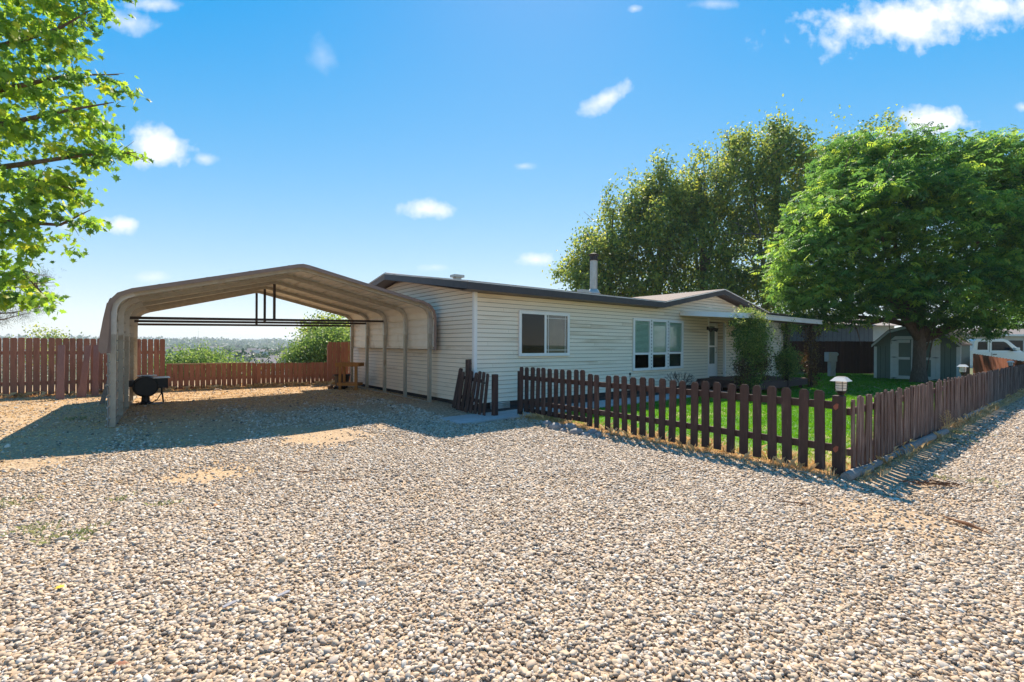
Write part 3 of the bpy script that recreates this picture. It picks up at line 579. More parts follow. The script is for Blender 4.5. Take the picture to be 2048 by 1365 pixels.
            part('sash', MB().box(a0, a1, -.05, -.02, tr - .035, tr + .035), white, f)
            part('interior', MB().box(a0, a1, -.023, -.019, b0, b1), roomdark, f)
            part('pane', MB().box(a0, a1, -.034, -.030, tr + .035, b1), glass, f); part('pane', MB().box(a0 + .02, a1 - .05, -.034, -.030, b0 + .02, tr - .035), glass, f)
            mb = MB(); n = 26
            for k in range(n):
                z = tr + .05 + (b1 - tr - .06) * (k + .5) / n; mb.box(a0 + .01, a1 - .01, -.0285, -.0275, z - .011, z + .011)
            part('blind', mb, blindm, f)
            part('muntin', MB().box(a0, a1, -.038, -.0345, b1 - .10, b1 - .088).box(a0 + .05, a0 + .06, -.037, -.0347, tr + .035, b1).box(a1 - .06, a1 - .05, -.037, -.0347, tr + .035, b1), mat('muntin2', (.60, .64, .55), (.55, .58, .50), .5), f)
            if kind == 'hung': part('insect_screen', MB().box(a0 + .02, a1 - .05, -.044, -.0435, b0 + .02, tr - .035), MATS['screen_mesh'] if 'screen_mesh' in MATS else screen, f)
            part('sash_frame', MB().box(a1 - .05, a1, -.048, -.02, b0, tr - .035), white, f)
    window(1.27, 3.0, 1.262, 2.38, 'slider')
    window(5.72, 6.615, .775, 2.372, 'hung'); window(6.625, 7.52, .775, 2.372, 'hung'); window(7.53, 8.43, .79, 2.372, 'plain')
    mb = MB()
    for sx in (6.62, 7.525):
        for k in range(15): mb.box(sx - .014, sx + .014, -.066, -.0615, .84 + k * .104, .88 + k * .104)
    part('mullion_slots', mb, skirt, h)['kind'] = 'stuff'
    # small dark window high on the porch wall, covered outlet, number plaque, twin lamp
    f = part('window', MB().box(11.52, 12.2, -.04, -.018, 2.30, 2.50), blackplastic, h); part('pane', MB().box(11.55, 12.17, -.046, -.041, 2.33, 2.47), darkglass, f)
    pl = MB().prism([(11.86, -.03, 1.93), (12.52, -.03, 1.93), (12.58, -.03, 1.99), (12.58, -.03, 2.09), (12.52, -.03, 2.15), (11.86, -.03, 2.15), (11.80, -.03, 2.09), (11.80, -.03, 1.99)], (0, -.02, 0))
    f = part('name_plaque', pl, blackplastic, h)
    mb = MB(); 
    for k, (a, b_, c) in enumerate([(12.08, 12.2, 2.05), (12.15, 12.34, 2.04), (12.3, 12.36, 2.07), (12.0, 12.05, 2.03), (12.38, 12.46, 2.03)]): mb.box(a, b_, -.056 - k * .0005, -.051, c - .015, c + .015)
    part('pale_figure', mb, mat('plaque_relief', (.35, .30, .24), (.2, .17, .14), .6), f)
    f = part('outlet_cover', MB().box(11.86, 11.98, -.034, -.018, .60, .74), white, h); part('outlet', MB().box(11.90, 11.94, -.04, -.035, .62, .70), skirt, f)
    f = part('wall_lamp', MB().box(9.98, 10.06, -.07, -.018, 2.12, 2.24), blackplastic, h)
    for ds in (-.14, .12):
        c = Vector((10.02 + ds, -.16, 2.16)); mb = MB(); mb.tube([(10.02 + ds * .3, -.07, 2.18), c], .014, 6); mb.tube([c, c + Vector((ds * .4, -.06, -.03)), c + Vector((ds * .8, -.13, -.06))], [.04, .06, .075], 12); part('lamp_head', mb, blackplastic, f)
    # storm door
    d = part('storm_door', MB().box(10.5, 11.18, .27, .31, .41, 2.4), white, h)
    part('door_frame', MB().box(10.4, 10.5, .25, .32, .40, 2.46).box(11.18, 11.25, .25, .32, .40, 2.46).box(10.5, 11.18, .25, .32, 2.40, 2.46), white, h)
    part('pane', MB().box(10.62, 11.06, .263, .269, .88, 1.50), mat('green_glass', (.16, .21, .18), (.10, .14, .12), .08, 2), d); part('pane', MB().box(10.62, 11.06, .263, .269, 1.56, 2.28), mat('green_glass', (0, 0, 0)), d)
    part('handle', MB().box(11.10, 11.13, .21, .22, 1.28, 1.50).box(11.105, 11.125, .22, .27, 1.29, 1.31).box(11.105, 11.125, .22, .27, 1.47, 1.49), galv, d)
    # roof vents and flue
    def onroof(s, v): return s, v, ZE + (ZR - ZE) * (v + .36) / (RV + .36)
    s, v, z = onroof(.62, 1.75); f = part('roof_vent', MB().box(s - .08, s + .08, v - .08, v + .08, z, z + .09), galv, h); part('vent_cap', MB().box(s - .15, s + .15, v - .12, v + .12, z + .09, z + .155), galv, f)
    s, v, z = onroof(6.12, 1.9); mb = MB(); mb.lathe([(.27, z - .02), (.19, z + .12), (.14, z + .2)], (s, v, 0), 20)
    fl = part('flue_pipe', MB().lathe([(.118, z + .15), (.118, z + 1.18)], (s, v, 0), 24), galv, h, smooth=False); part('flashing', mb, galv, fl, smooth=True)
    mb = MB()
    for k in range(12):
        a = k * math.pi / 6; mb.box(s + .119 * math.cos(a) - .006, s + .119 * math.cos(a) + .006, v + .119 * math.sin(a) - .006, v + .119 * math.sin(a) + .006, z + .2, z + 1.15)
    part('pipe_rib', mb, galv, fl)
    part('flue_cap', MB().lathe([(.15, z + 1.17), (.16, z + 1.21), (.13, z + 1.22), (.13, z + 1.33), (.17, z + 1.35), (.17, z + 1.38), (.03, z + 1.43)], (s, v, 0), 20), skirt, fl, smooth=False)
    s2, v2, z2 = onroof(5.65, 1.9); part('roof_vent', MB().box(s2 - .2, s2 + .12, v2 - .12, v2 + .12, z2, z2 + .14), galv, h)
house()

# ------------------------------------------------------------------ porch deck, awning and climbing plants
def porch():
    d = thing('porch_deck', 'low red brown wooden deck at the recessed front door', 'deck', (9.3, -2.1, 0), 'H')
    me = MB().box(0, .136, 0, 2.05, -.03, 0).mesh('deck_board', deckm)
    for k in range(28): place('deck_board', me, d, (9.3 + k * .1405, -2.1, .396))
    me2 = MB().box(0, .136, 0, .30, -.03, 0).mesh('deck_board', deckm)
    for k in range(8): place('deck_board', me2, d, (10.17 + k * .1405, -.045, .3965))
    part('skirt_board', MB().box(9.27, 9.298, -2.12, -.04, .16, .364), deckm, d); part('skirt_board', MB().box(9.299, 13.22, -2.13, -2.102, .16, .364), deckm, d)
    mb = MB()
    for s in (9.4, 10.6, 11.8, 13.0):
        for v in (-2.0, -.9): mb.box(s, s + .09, v, v + .09, -.02, .366)
    part('support_post', mb, deckm, d); part('joist', MB().box(9.34, 13.2, -1.5, -1.46, .2, .362).box(9.34, 13.2, -.5, -.46, .2, .362), skirt, d)
    a = thing('porch_awning', 'white aluminium awning over the front porch with slim fascia', 'awning', (8.3, -2.2, 0), 'H')
    S0, S1 = 8.3, 14.2; zb = lambda v: 2.56 + .082 * v
    me = MB().prism([(0, .0, zb(-2.2) + .07), (0, 2.17, zb(-.03) + .07), (0, 2.17, zb(-.03) + .085), (0, 0, zb(-2.2) + .085)], (.292, 0, 0)).prism([(.0, 0, zb(-2.2) + .085), (0, 2.17, zb(-.03) + .085), (0, 2.17, zb(-.03) + .12), (0, 0, zb(-2.2) + .12)], (.02, 0, 0)).mesh('awning_panel', whitedirty)
    for k in range(20): place('awning_panel', me, a, (8.32 + k * .293, -2.2, 0))
    fz = lambda v: (zb(v) + .0, zb(v) + .155)
    part('side_fascia', MB().prism([(S0, -2.2, fz(-2.2)[0]), (S0, -.03, fz(0)[0]), (S0, -.03, fz(0)[1]), (S0, -2.2, fz(-2.2)[1])], (-.04, 0, 0)).prism([(S0 - .04, -2.2, fz(-2.2)[0]), (S0 - .04, -.03, fz(0)[0]), (S0 - .04, -.03, fz(0)[0] + .04), (S0 - .04, -2.2, fz(-2.2)[0] + .04)], (-.02, 0, 0)), white, a)
    part('front_fascia', MB().box(S0 - .04, S1, -2.26, -2.202, *fz(-2.2)).box(S0 - .04, S1, -2.28, -2.261, fz(-2.2)[0], fz(-2.2)[0] + .045).box(S0 - .04, S1, -2.28, -2.261, fz(-2.2)[1] - .03, fz(-2.2)[1]), whitedirty, a)
    part('beam', MB().box(8.5, 14.1, -2.14, -2.06, zb(-2.1) - .06, zb(-2.1) + .066), darktube, a)
    for s in (8.75, 11.5, 13.6): part('post', MB().box(s - .04, s + .04, -2.14, -2.06, 0, zb(-2.1) - .062), darktube, a)
    def vine(s, v, lobes, m, label, nc, per, size, m2=None, l2=None):
        b = HW(s, v, 0); lb = [(*(b + Vector((x * RX - y * RY, x * RY + y * RX, z))), rx * .84, rx * .84, rz) for x, y, z, rx, rz in lobes]
        t = thing('climbing_vine', label, 'climbing plant', b, group='climbing plants on the awning posts'); org = np.array(b)
        p, tone, c = crown_pts(lb, nc, per, .10, .8, .45); p = p[p[:, 2] > .03]; tone = tone[:len(p)]; n = len(p)
        part('foliage', scatter('foliage', *LEAF, p - org, rotmats(n, 1.3, .5), size * RNG.uniform(.6, 1.3, n), m, tone), m, t)
        if m2:
            lb = [(*(b + Vector((x * RX - y * RY, x * RY + y * RX, z))), rx, rx, rz) for x, y, z, rx, rz in l2]
            p, tone, c = crown_pts(lb, nc // 4, per, .1, .8, .5); n = len(p); part('dry_foliage', scatter('dry_foliage', *LEAF, p - org, rotmats(n, 1.3, .5), size * RNG.uniform(.6, 1.3, n), m2, tone), m2, t, label='browned dry leaves on the right side')
        mb = MB()
        for k in range(7):
            a0 = random.uniform(0, 6.28); r0 = random.uniform(.03, .1)
            mb.tube([b + Vector((r0 * math.cos(a0 + z * 2), r0 * math.sin(a0 + z * 2), z)) for z in np.linspace(-.03, 2.1, 9)], .012, 5)
        part('stem', mb, barkm, t)
    vine(8.75, -2.1, [(0, 0, 2.35, .55, .38), (.05, 0, 1.95, .62, .45), (.08, 0, 1.5, .58, .5), (.1, 0, 1.05, .5, .45), (.05, 0, .6, .38, .35), (.05, 0, .3, .25, .25), (-.35, 0, 1.7, .35, .35), (-.55, .1, 2.3, .22, .14), (.4, 0, 2.0, .35, .4)], leaf_vine, 'tall thick green climbing plant covering the left awning post beside the deck', 1000, 17, .058, leaf_brown, [(.35, -.1, 1.2, .3, .4), (-.55, 0, .8, .16, .4), (.3, -.1, .8, .25, .35)])
    vine(11.5, -2.1, [(0, 0, 1.0, .42, .38), (0, 0, .75, .4, .3), (.1, 0, 1.25, .25, .3), (-.1, 0, 1.8, .12, .6), (-.3, 0, 1.2, .3, .15), (0, 0, 2.2, .2, .2)], leaf_vine, 'dark rounded climbing plant on the middle awning post', 420, 16, .055)
    vine(13.6, -2.1, [(0, 0, 1.0, .26, .5), (.05, 0, .5, .22, .4), (0, 0, 1.6, .22, .4), (0, 0, 2.1, .38, .25), (.1, 0, .25, .18, .25)], leaf_brown, 'sparse yellowing and brown climbing plant on the right awning post', 260, 13, .06)
    b = HW(7.1, -.75, 0); t = thing('bare_shrub', 'leafless dark twiggy shrub below the right end of the triple window', 'shrub', b); mb = MB()
    def grow(p, d, l, r, n):
        q = p + d * l; mb.tube([p, p.lerp(q, .5) + Vector(RNG.normal(0, .015, 3)), q], [r, r * .85, r * .65], 5)
        if n: 
            for _ in range(random.choice((2, 3))): grow(q, (d + Vector(RNG.normal(0, .33, 3)) + Vector((0, 0, .12))).normalized(), l * .72, r * .62, n - 1)
    for k in range(6): grow(b, Vector((random.uniform(-.55, .55), random.uniform(-.4, .4), 1)).normalized(), .3, .014, 3)
    part('twigs', mb, mat('dark_twig', (.07, .04, .035), (.04, .025, .022), .9), t)
    s_ = HW(4.85, -.6, 0); t = thing('stake_light', 'thin black garden stake light in front of the cream wall', 'garden light', s_)
    part('stake', MB().tube([s_, s_ + Vector((0, 0, .72))], .008, 6), black, t); part('lamp_head', MB().lathe([(.012, .70), (.028, .72), (.03, .76), (.01, .78)], s_, 10), black, t)
porch()

# ------------------------------------------------------------------ walkway pavers and soil bed
def path():
    p = tag(D.objects.new('path', None), None, None, None, 'structure'); COL.objects.link(p); p.location = HW(0, 0, 0); p.rotation_euler.z = ANG; ORG[p] = (0, 0, 0); p['label'] = 'pale concrete paver walkway along the front wall'
    me = [MB().box(0, .588, 0, .438, 0, .03).mesh('paver', concrete) for _ in range(1)]
    for i in range(18):
        for j in range(2): place('paver', me[0], p, (-1.15 + i * .6, -1.24 + j * .45, random.uniform(.0, .008)), (0, 0, random.uniform(-.01, .01)))
    solo('planting_bed', MB().prism([(0.0, -.33, .008), (9.3, -.33, .008), (9.3, .06, .05), (0.0, .06, .05)], (0, 0, .01)), mat('dark_soil', (.07, .045, .035), (.04, .027, .022), .95, 20, .8, 60), 'strip of bare dark soil between the walkway and the house wall', kind='structure', frame='H')
path()

# ------------------------------------------------------------------ fences
def picket_mesh(w, h, t, m, ear=.03, name='picket', cut=0):
    mb = MB(); mb.prism([(-w / 2, 0, 0), (w / 2, 0, 0), (w / 2, 0, h - ear), (w / 2 - ear * .75, 0, h), (-w / 2 + ear * .75, 0, h), (-w / 2, 0, h - ear)], (0, -t, 0)); return mb.mesh(name, m)
def front_fence():
    s0 = .5; f = thing('picket_fence', 'dark brown picket fence with wide gaps along the near edge of the lawn', 'fence', (s0, -1.05, 0), 'H')
    vs_ = [-1.09, -1.27, -1.45, -1.62, -1.8, -1.99, -2.16, -2.35, -2.53, -2.71, -2.88, -3.05, -3.22, -3.47, -3.66, -3.84, -4.03, -4.2, -4.38, -4.56, -4.74, -4.93, -5.11, -5.29, -5.47, -5.66, -5.84, -6.02, -6.21, -6.39, -6.57, -6.76]
    mm = [picket_mesh(.105 + .004 * k, .955, .022, picketm) for k in range(3)]
    for i, v in enumerate(vs_):
        o = place('picket', mm[i % 3], f, (s0 - .012, v, .055 + (.06 if v > -2.9 else 0) + random.uniform(-.01, .01)), (random.uniform(-.01, .01), random.uniform(-.02, .02), -math.pi / 2 + random.uniform(-.02, .02)))
    part('rail', MB().box(s0, s0 + .04, -6.88, -1.1, .79, .88), picketm, f); part('rail', MB().box(s0, s0 + .04, -6.88, -1.1, .285, .372), picketm, f); part('rail', MB().box(s0 + .041, s0 + .08, -2.9, -1.1, .10, .19), picketm, f)
    part('post', MB().box(s0 - .03, s0 + .06, -1.06, -.97, -.1, .97), picketm, f)
    part('post', MB().box(s0 - .04, s0 + .07, -7.0, -6.885, -.1, .955), picketm, f, bevel=.008)
    bw = mat('bare_reddish_wood', (.33, .10, .055), (.22, .07, .04), .8, 30)
    for z in (.83, .33): part('paint_chip', MB().prism([(s0 - .044, -6.90, z), (s0 - .044, -6.93, z + .035), (s0 - .044, -6.955, z + .03), (s0 - .044, -6.95, z - .02), (s0 - .044, -6.925, z - .045), (s0 - .044, -6.905, z - .03)], (.004, 0, 0)), bw, f)
    # the long side fence
    g = thing('picket_fence', 'long weathered brown picket fence running away along the right of the lawn', 'fence', (.7, -7.0, 0), 'H')
    mm = [picket_mesh(.095 + .006 * k, .87 + .012 * k, .02, picketw, .022) for k in range(5)]
    s = .68; i = 0
    while s < 24.3:
        place('picket', mm[(i * 3) % 5], g, (s, -7.03, .03 + random.uniform(-.012, .012)), (random.uniform(-.02, .02), random.uniform(-.025, .025), random.uniform(-.04, .04)), (random.uniform(.88, 1.12), 1, 1)); s += random.uniform(.155, .175) if s < 1.9 else random.uniform(.128, .146); i += 1
    part('rail', MB().box(.6, 24.3, -7.028, -6.99, .72, .80), picketw, g); part('rail', MB().box(.6, 24.3, -7.028, -6.99, .24, .32), picketw, g)
    for k in range(10): part('post', MB().box(2.6 + k * 2.35, 2.69 + k * 2.35, -6.985, -6.90, -.1, .84), picketw, g)
front_fence()
def back_fence():
    A_, B_ = G(-130, 803, .1), G(703, 767, .1); u = (B_ - A_); L_ = Vector((u.x, u.y, 0)).length; u = Vector((u.x, u.y, 0)) / L_; rz = math.atan2(u.y, u.x)
    def par(px):     # distance along the fence line of image column px
        t = (px - 1024) / FOC; return (t * A_.y - A_.x) / (u.x - t * u.y)
    zt = lambda d: 1.66 - .05 * d / L_
    mt = [picket_mesh(.128 + .003 * k, 1.0, .018, redfence, .022 / 1.5, 'board') for k in range(4)]
    def run(name, label, p0, p1, hgt, ear, skip=(), rails=(.35, 1.15), cap=False):
        d0, d1 = par(p0), par(p1); o = A_ + u * d0; f = thing(name, label, 'fence', o, rz=rz, group=None); n = round((d1 - d0) / .142); st = (d1 - d0) / n
        hb = hgt
        mm = []
        for k in range(4):
            w = st - .012 - .003 * k; mm.append(picket_mesh(w, hb - .06, .018, redfence, ear, 'board'))
        for i in range(n): place('board', mm[(i * 5 + i // 3) % 4], f, ((i + .5) * st, 0, .05 + random.uniform(-.008, .008)), (random.uniform(-.008, .008), random.uniform(-.004, .004), 0))
        Lr = d1 - d0
        for z in rails: part('rail', MB().box(0, Lr, .002, .04, z, z + .085), redfence, f)
        for k in range(int(Lr / 2.4) + 1): part('post', MB().box(k * 2.4, k * 2.4 + .085, .042, .127, -.2, hb - .1), redfence, f)
        if cap: part('cap_rail', MB().box(0, Lr * .5, -.03, .05, hb - .008, hb + .022), mat('cap_rail_stain', (.36, .2, .13), (.3, .16, .1), .8, 5), f)  # cap rail stain slightly paler than the boards
        return f
    run('board_fence', 'tall reddish brown board fence at the far left with rounded board tops', -130, 331, 1.57, .025, rails=(.32, 1.12))
    run('board_fence', 'low reddish brown board fence seen under the carport', 333, 655, .80, .012, rails=(.30,), cap=True)
    run('board_fence', 'short tall stretch of reddish board fence beside the house end wall', 656, 722, 1.53, .02, rails=(.3, 1.1))
    for (pb, pt, yb, yt, w, lab) in [(121, 123, 800, 690, .16, 'upright faded plank leaning on the tall fence, leftmost of three'), (163, 177, 796, 691, .15, 'slanting faded plank with a notched foot leaning on the tall fence'), (191, 193, 793, 690, .14, 'upright faded plank nearest the carport leaning on the tall fence')]:
        b = G(pb, yb, .1); t_ = P(pt, yt, b.y + .28); side = u * w / 2; mb = MB(); d = Vector((u.y, -u.x, 0)) * .022
        k = b.lerp(t_, .18)
        mb.prism([b - side * (1.2 if pb == 163 else 1), b + side * (1.2 if pb == 163 else 1), k + side * (1.2 if pb == 163 else 1), b.lerp(t_, .24) + side * .85, t_ + side * .85 - Vector((0, 0, .02)), t_ + side * .6, t_ - side * .6, t_ - side * .85 - Vector((0, 0, .02)), b.lerp(t_, .24) - side * .85, k - side * (1.2 if pb == 163 else 1)], d)
        solo('leaning_plank', mb, redplank, lab, 'plank', 'planks leaning on the tall fence', at=tuple(b))
back_fence()
def right_fences():
    a, b = G(1598, 749), G(1762, 752); a, b = Vector((a.x, a.y, 0)), Vector((b.x, b.y, 0)); ztop = 1.8
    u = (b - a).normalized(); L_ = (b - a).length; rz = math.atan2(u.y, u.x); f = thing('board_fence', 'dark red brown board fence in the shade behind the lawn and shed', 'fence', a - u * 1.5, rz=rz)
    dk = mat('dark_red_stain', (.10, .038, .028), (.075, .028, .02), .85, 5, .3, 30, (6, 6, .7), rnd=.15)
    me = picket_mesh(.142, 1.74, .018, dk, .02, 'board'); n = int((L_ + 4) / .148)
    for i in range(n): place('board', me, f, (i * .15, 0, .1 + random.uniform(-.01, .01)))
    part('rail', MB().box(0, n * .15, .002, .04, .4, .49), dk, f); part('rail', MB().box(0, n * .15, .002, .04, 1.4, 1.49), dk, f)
    a = Vector(P(1948, 708, 23.2)); b = Vector(P(2085, 729, 17.6)); za, zb_ = a.z, b.z; a.z = b.z = 0; u = (b - a); L_ = u.length; u.normalize(); rz = math.atan2(u.y, u.x)
    f = thing('board_fence', 'orange brown board fence between the shed and the white truck', 'fence', a, rz=rz); n = int(L_ / .15)
    om = mat('orange_stain', (.36, .125, .06), (.26, .09, .045), .8, 5, .3, 30, (6, 6, .7), rnd=.15)
    me = picket_mesh(.135, 1.0, .018, om, .025, 'board')
    for i in range(n): place('board', me, f, (i * .15, 0, 0), (0, 0, 0), (1, 1, za + (zb_ - za) * i / n + .015 * (i % 2)))
    part('rail', MB().box(0, L_, .002, .04, .3, .38), om, f); part('rail', MB().box(0, L_, .002, .04, .75, .83), om, f)
right_fences()
def gate():
    g = thing('garden_gate', 'dark brown picket gate lying slanted against the corner of the house', 'gate', (-.15, -.1, 0), 'H')
    ms = [picket_mesh(w_, h_, .022, picketm, .028) for w_, h_ in ((.095, .93), (.09, .90), (.095, .95))]
    for k, (ty, tw, zz_) in enumerate([(.17, -.35, .05), (.12, -.5, .0), (.15, -.62, .02), (.13, -.7, .0), (.16, -.8, .01), (.12, -.85, -.01), (.10, -.9, .0), (.07, -.95, .0)]):
        lx, ly = loc(-1.33 + k * .107, 10.87 - k * .118); o = place('picket', ms[k % 3], g, (lx, ly, .03 + zz_)); o.rotation_euler = (Matrix.Rotation(-ANG + tw, 3, 'Z') @ Matrix.Rotation(ty, 3, 'Y') @ Matrix.Rotation(-.06, 3, 'X')).to_euler()
    q0, q1 = G(914, 815), G(968, 828)
    for z_ in (.26, .70):
        a_, b_ = Vector((*loc(-1.34 + z_ * .13, 10.95), z_ + .06)), Vector((*loc(-.70 + z_ * .13, 10.23), z_)); part('rail', MB().prism([a_, b_, b_ + Vector((0, 0, .08)), a_ + Vector((0, 0, .08))], (.02, .03, 0)), picketm, g)
    part('latch', MB().tube([(-.16, -.60, .72), (-.22, -.67, .72)], .035, 12), black, g)
    solo('fence_post', MB().box(-.14, -.05, .06, .16, -.1, 1.2), picketm, 'tall square dark post standing behind the leaning gate', 'post', at=(-.1, .1, 0), frame='H', bevel=.006)
    solo('fence_post', MB().box(-.08, .03, -.87, -.77, -.1, .91), picketm, 'short square dark gate post at the end of the walkway', 'post', at=(-.03, -.8, 0), frame='H', bevel=.006)
gate()

# ------------------------------------------------------------------ carport
def carport():
    LF, LB = Vector((-6.83, 8.08, .08)), Vector((-9.97, 12.50, .1)); RF, RB = Vector((-2.06, 11.80, .06)), Vector((-5.46, 16.09, .1))
    c = thing('metal_carport', 'open metal carport with brown trim, pale ribbed underside and steel bows', 'carport', (LF + RB) / 2); c.location.z = 0; ORG[c] = (c.location.x, c.location.y, 0)
    def frame(t):
        a, b = LF.lerp(LB, t), RF.lerp(RB, t); return a, b
    HL, HR, HA = 2.32, 2.45, 3.12
    def profile(off, foot_l=0., foot_r=0., r=.36, na=7):
        """list of (fraction across, z) from the left foot over the apex to the right foot, off metres outside the tube line; in metres on a 6.05 m bow"""
        Wd = 6.05; ext = off
        xl, xr = -ext, Wd + ext; sl_, sr_ = (HA - HL) / (Wd / 2), (HA - HR) / (Wd / 2); zc = ext * 1.02
        pl = (xl, HL + zc - sl_ * ext); pr_ = (xr, HR + zc - sr_ * ext); rr = r + ext
        pts = [(xl, foot_l)]
        def arc(c0, d0, d1):     # round the corner c0 between directions
            p0 = (c0[0] - d0[0] * rr * .8, c0[1] - d0[1] * rr * .8); p2 = (c0[0] + d1[0] * rr * .8, c0[1] + d1[1] * rr * .8)
            return [((1 - t) ** 2 * p0[0] + 2 * t * (1 - t) * c0[0] + t * t * p2[0], (1 - t) ** 2 * p0[1] + 2 * t * (1 - t) * c0[1] + t * t * p2[1]) for t in np.linspace(0, 1, na)]
        n1 = math.hypot(1, sl_); n2 = math.hypot(1, sr_)
        pts += arc(pl, (0, 1), (1 / n1, sl_ / n1)); pts += [(Wd / 2 - .12, HA + zc - .12 * sl_), (Wd / 2, HA + zc - .010), (Wd / 2 + .12, HA + zc - .12 * sr_)]; pts += arc(pr_, (1 / n2, -sr_ / n2), (0, -1)); pts.append((xr, foot_r)); return pts
    def to3(p, t, dz=0):
        a, b = frame(t); q = a.lerp(b, p[0] / 6.05); return Vector((q.x, q.y, p[1] + dz))
    for k in range(5):
        t = k / 4; mb = MB(); path_ = [to3(p, t) for p in profile(0, .04, .04)]
        mb.tube(path_, .040, square=True); part('bow', mb, galvbow, c)
        for sd in (0, 1):      # sleeve over the knee of the bow
            mb = MB()
            pp = profile(0, .04, .04); seg = pp[1:8] if sd == 0 else pp[11:18]
            e0 = [(seg[0][0], seg[0][1] - .35)] + seg if sd == 0 else seg + [(seg[-1][0], seg[-1][1] - .35)]
            mb.tube([to3(p, t) for p in e0], .046, square=True); part('sleeve', mb, galv, c)
    u3 = (RF - LF).normalized()
    def quad_bar(p, q, r, m, name): part(name, MB().tube([p, q], r, square=True), m, c)
    for k, z, z2 in ((2, 2.086, 2.214), (3, 2.066, 2.196), (4, 2.033, 2.16)):
        t = k / 4; a, b = frame(t); a = Vector((a.x, a.y, z)); b = Vector((b.x, b.y, z2)); quad_bar(a, b, .030, darktube, 'tie_bar')
        q = to3((3.0, 0), t); quad_bar(Vector((q.x, q.y, (z + z2) / 2)), Vector((q.x, q.y, HA - .06)), .028, darktube, 'king_strut')
    for s_, (a, b) in enumerate(((LF, LB), (RF, RB))):
        part('base_rail', MB().tube([a + Vector((0, 0, .02)), b + Vector((0, 0, .02))], .03, square=True), galvbow, c)
    # ribbed sheets
    pr_ = profile(.055, .12, 1.42, na=9); P2 = [Vector((x, 0, z)) for x, z in pr_]
    acc = [0]
    for i in range(1, len(P2)): acc.append(acc[-1] + (P2[i] - P2[i - 1]).length)
    tot = acc[-1]
    def at(s):
        for i in range(1, len(acc)):
            if s <= acc[i] + 1e-6:
                k = (s - acc[i - 1]) / max(1e-6, acc[i] - acc[i - 1]); d = (P2[i] - P2[i - 1]).normalized(); return P2[i - 1].lerp(P2[i], k), Vector((-d.z, 0, d.x))
        return P2[-1], Vector((1, 0, 0))
    ns = round(tot / .74); wsh = tot / ns
    for k in range(ns):
        mb = MB(); prof = []
        s0 = k * wsh
        for j in range(4):
            b = s0 + j * wsh / 4; w4 = wsh / 4
            hr = .034 if j == 3 else .014; prof += [(b, 0), (b + w4 * .66, 0), (b + w4 * .70, hr), (b + w4 * .90, hr), (b + w4 * .96, 0)]
        prof.append((s0 + wsh - .001, 0)); vo, vi = [], []
        for (s, d) in prof:
            q, n = at(s)
            for t in (-.03, 1.03):
                for lst, dd in ((vo, d + .003), (vi, d)):
                    w = q + n * dd; lst.append(to3((w.x, w.z), t))
        n = len(prof)
        for i in range(n - 1):
            mb.add([vo[2 * i], vo[2 * i + 1], vo[2 * i + 3], vo[2 * i + 2]], [(0, 1, 2, 3)], 0); mb.add([vi[2 * i], vi[2 * i + 2], vi[2 * i + 3], vi[2 * i + 1]], [(0, 1, 2, 3)], 1)
        for e in (0, 1): 
            for i in range(n - 1): mb.add([vo[2 * i + e], vo[2 * i + 2 + e], vi[2 * i + 2 + e], vi[2 * i + e]], [(0, 1, 2, 3)], 0)
        part('roof_sheet', mb, [panel_out, panel_in], c)
    # front and back trim: an L strip of a few flat pieces, bent over the corner
    for t, nm in ((-.035, 'front_trim'), (1.035, 'back_trim')):
        o_ = profile(.085, 1.36, 1.40, na=4); i_ = profile(.012 if t < 0 else .02, 1.36, 1.40, na=4); mb = MB()
        for j in range(len(o_) - 1):
            a, b, c2, d = to3(o_[j], t), to3(o_[j + 1], t), to3(i_[j + 1], t), to3(i_[j], t); th = (LF - LB).normalized() * (.006 if t < 0 else -.006)
            mb.prism([a, b, c2, d], th)
            e, f2 = to3(o_[j], t + (.03 if t < 0 else -.03)), to3(o_[j + 1], t + (.03 if t < 0 else -.03)); mb.add([a, b, f2, e], [(0, 1, 2, 3)])
        part(nm, mb, trimb, c)
    # loose brown flashing hanging down the front left corner
    mb = MB(); a = to3((-.09, 0), -.04)
    pts = [(-.055, 2.2), (-.10, 1.95), (-.15, 1.6), (-.16, 1.42), (-.13, 1.36), (-.05, 1.36), (-.03, 1.6), (-.01, 2.2)]
    mb.prism([to3(p, -.055) for p in pts], (LF - LB).normalized() * .008); part('corner_flashing', mb, trimb, c)
    # screw heads along the left legs
    mb = MB()
    for k in range(5):
        for j in range(11):
            q = to3((-.035, .25 + j * .19), k / 4 - .012); mb.box(q.x - .012, q.x + .012, q.y - .012, q.y + .012, q.z - .012, q.z + .012)
    part('screw_heads', mb, galv, c)['kind'] = 'stuff'
    b = G(203, 812, .06); tp = P(222, 752, b.y + .12); d = (tp - b)
    solo('wood_prop', MB().tube([b, tp], .045, square=True), greywood, 'grey wooden board propped against the front left carport leg', 'board', at=tuple(b))
carport()

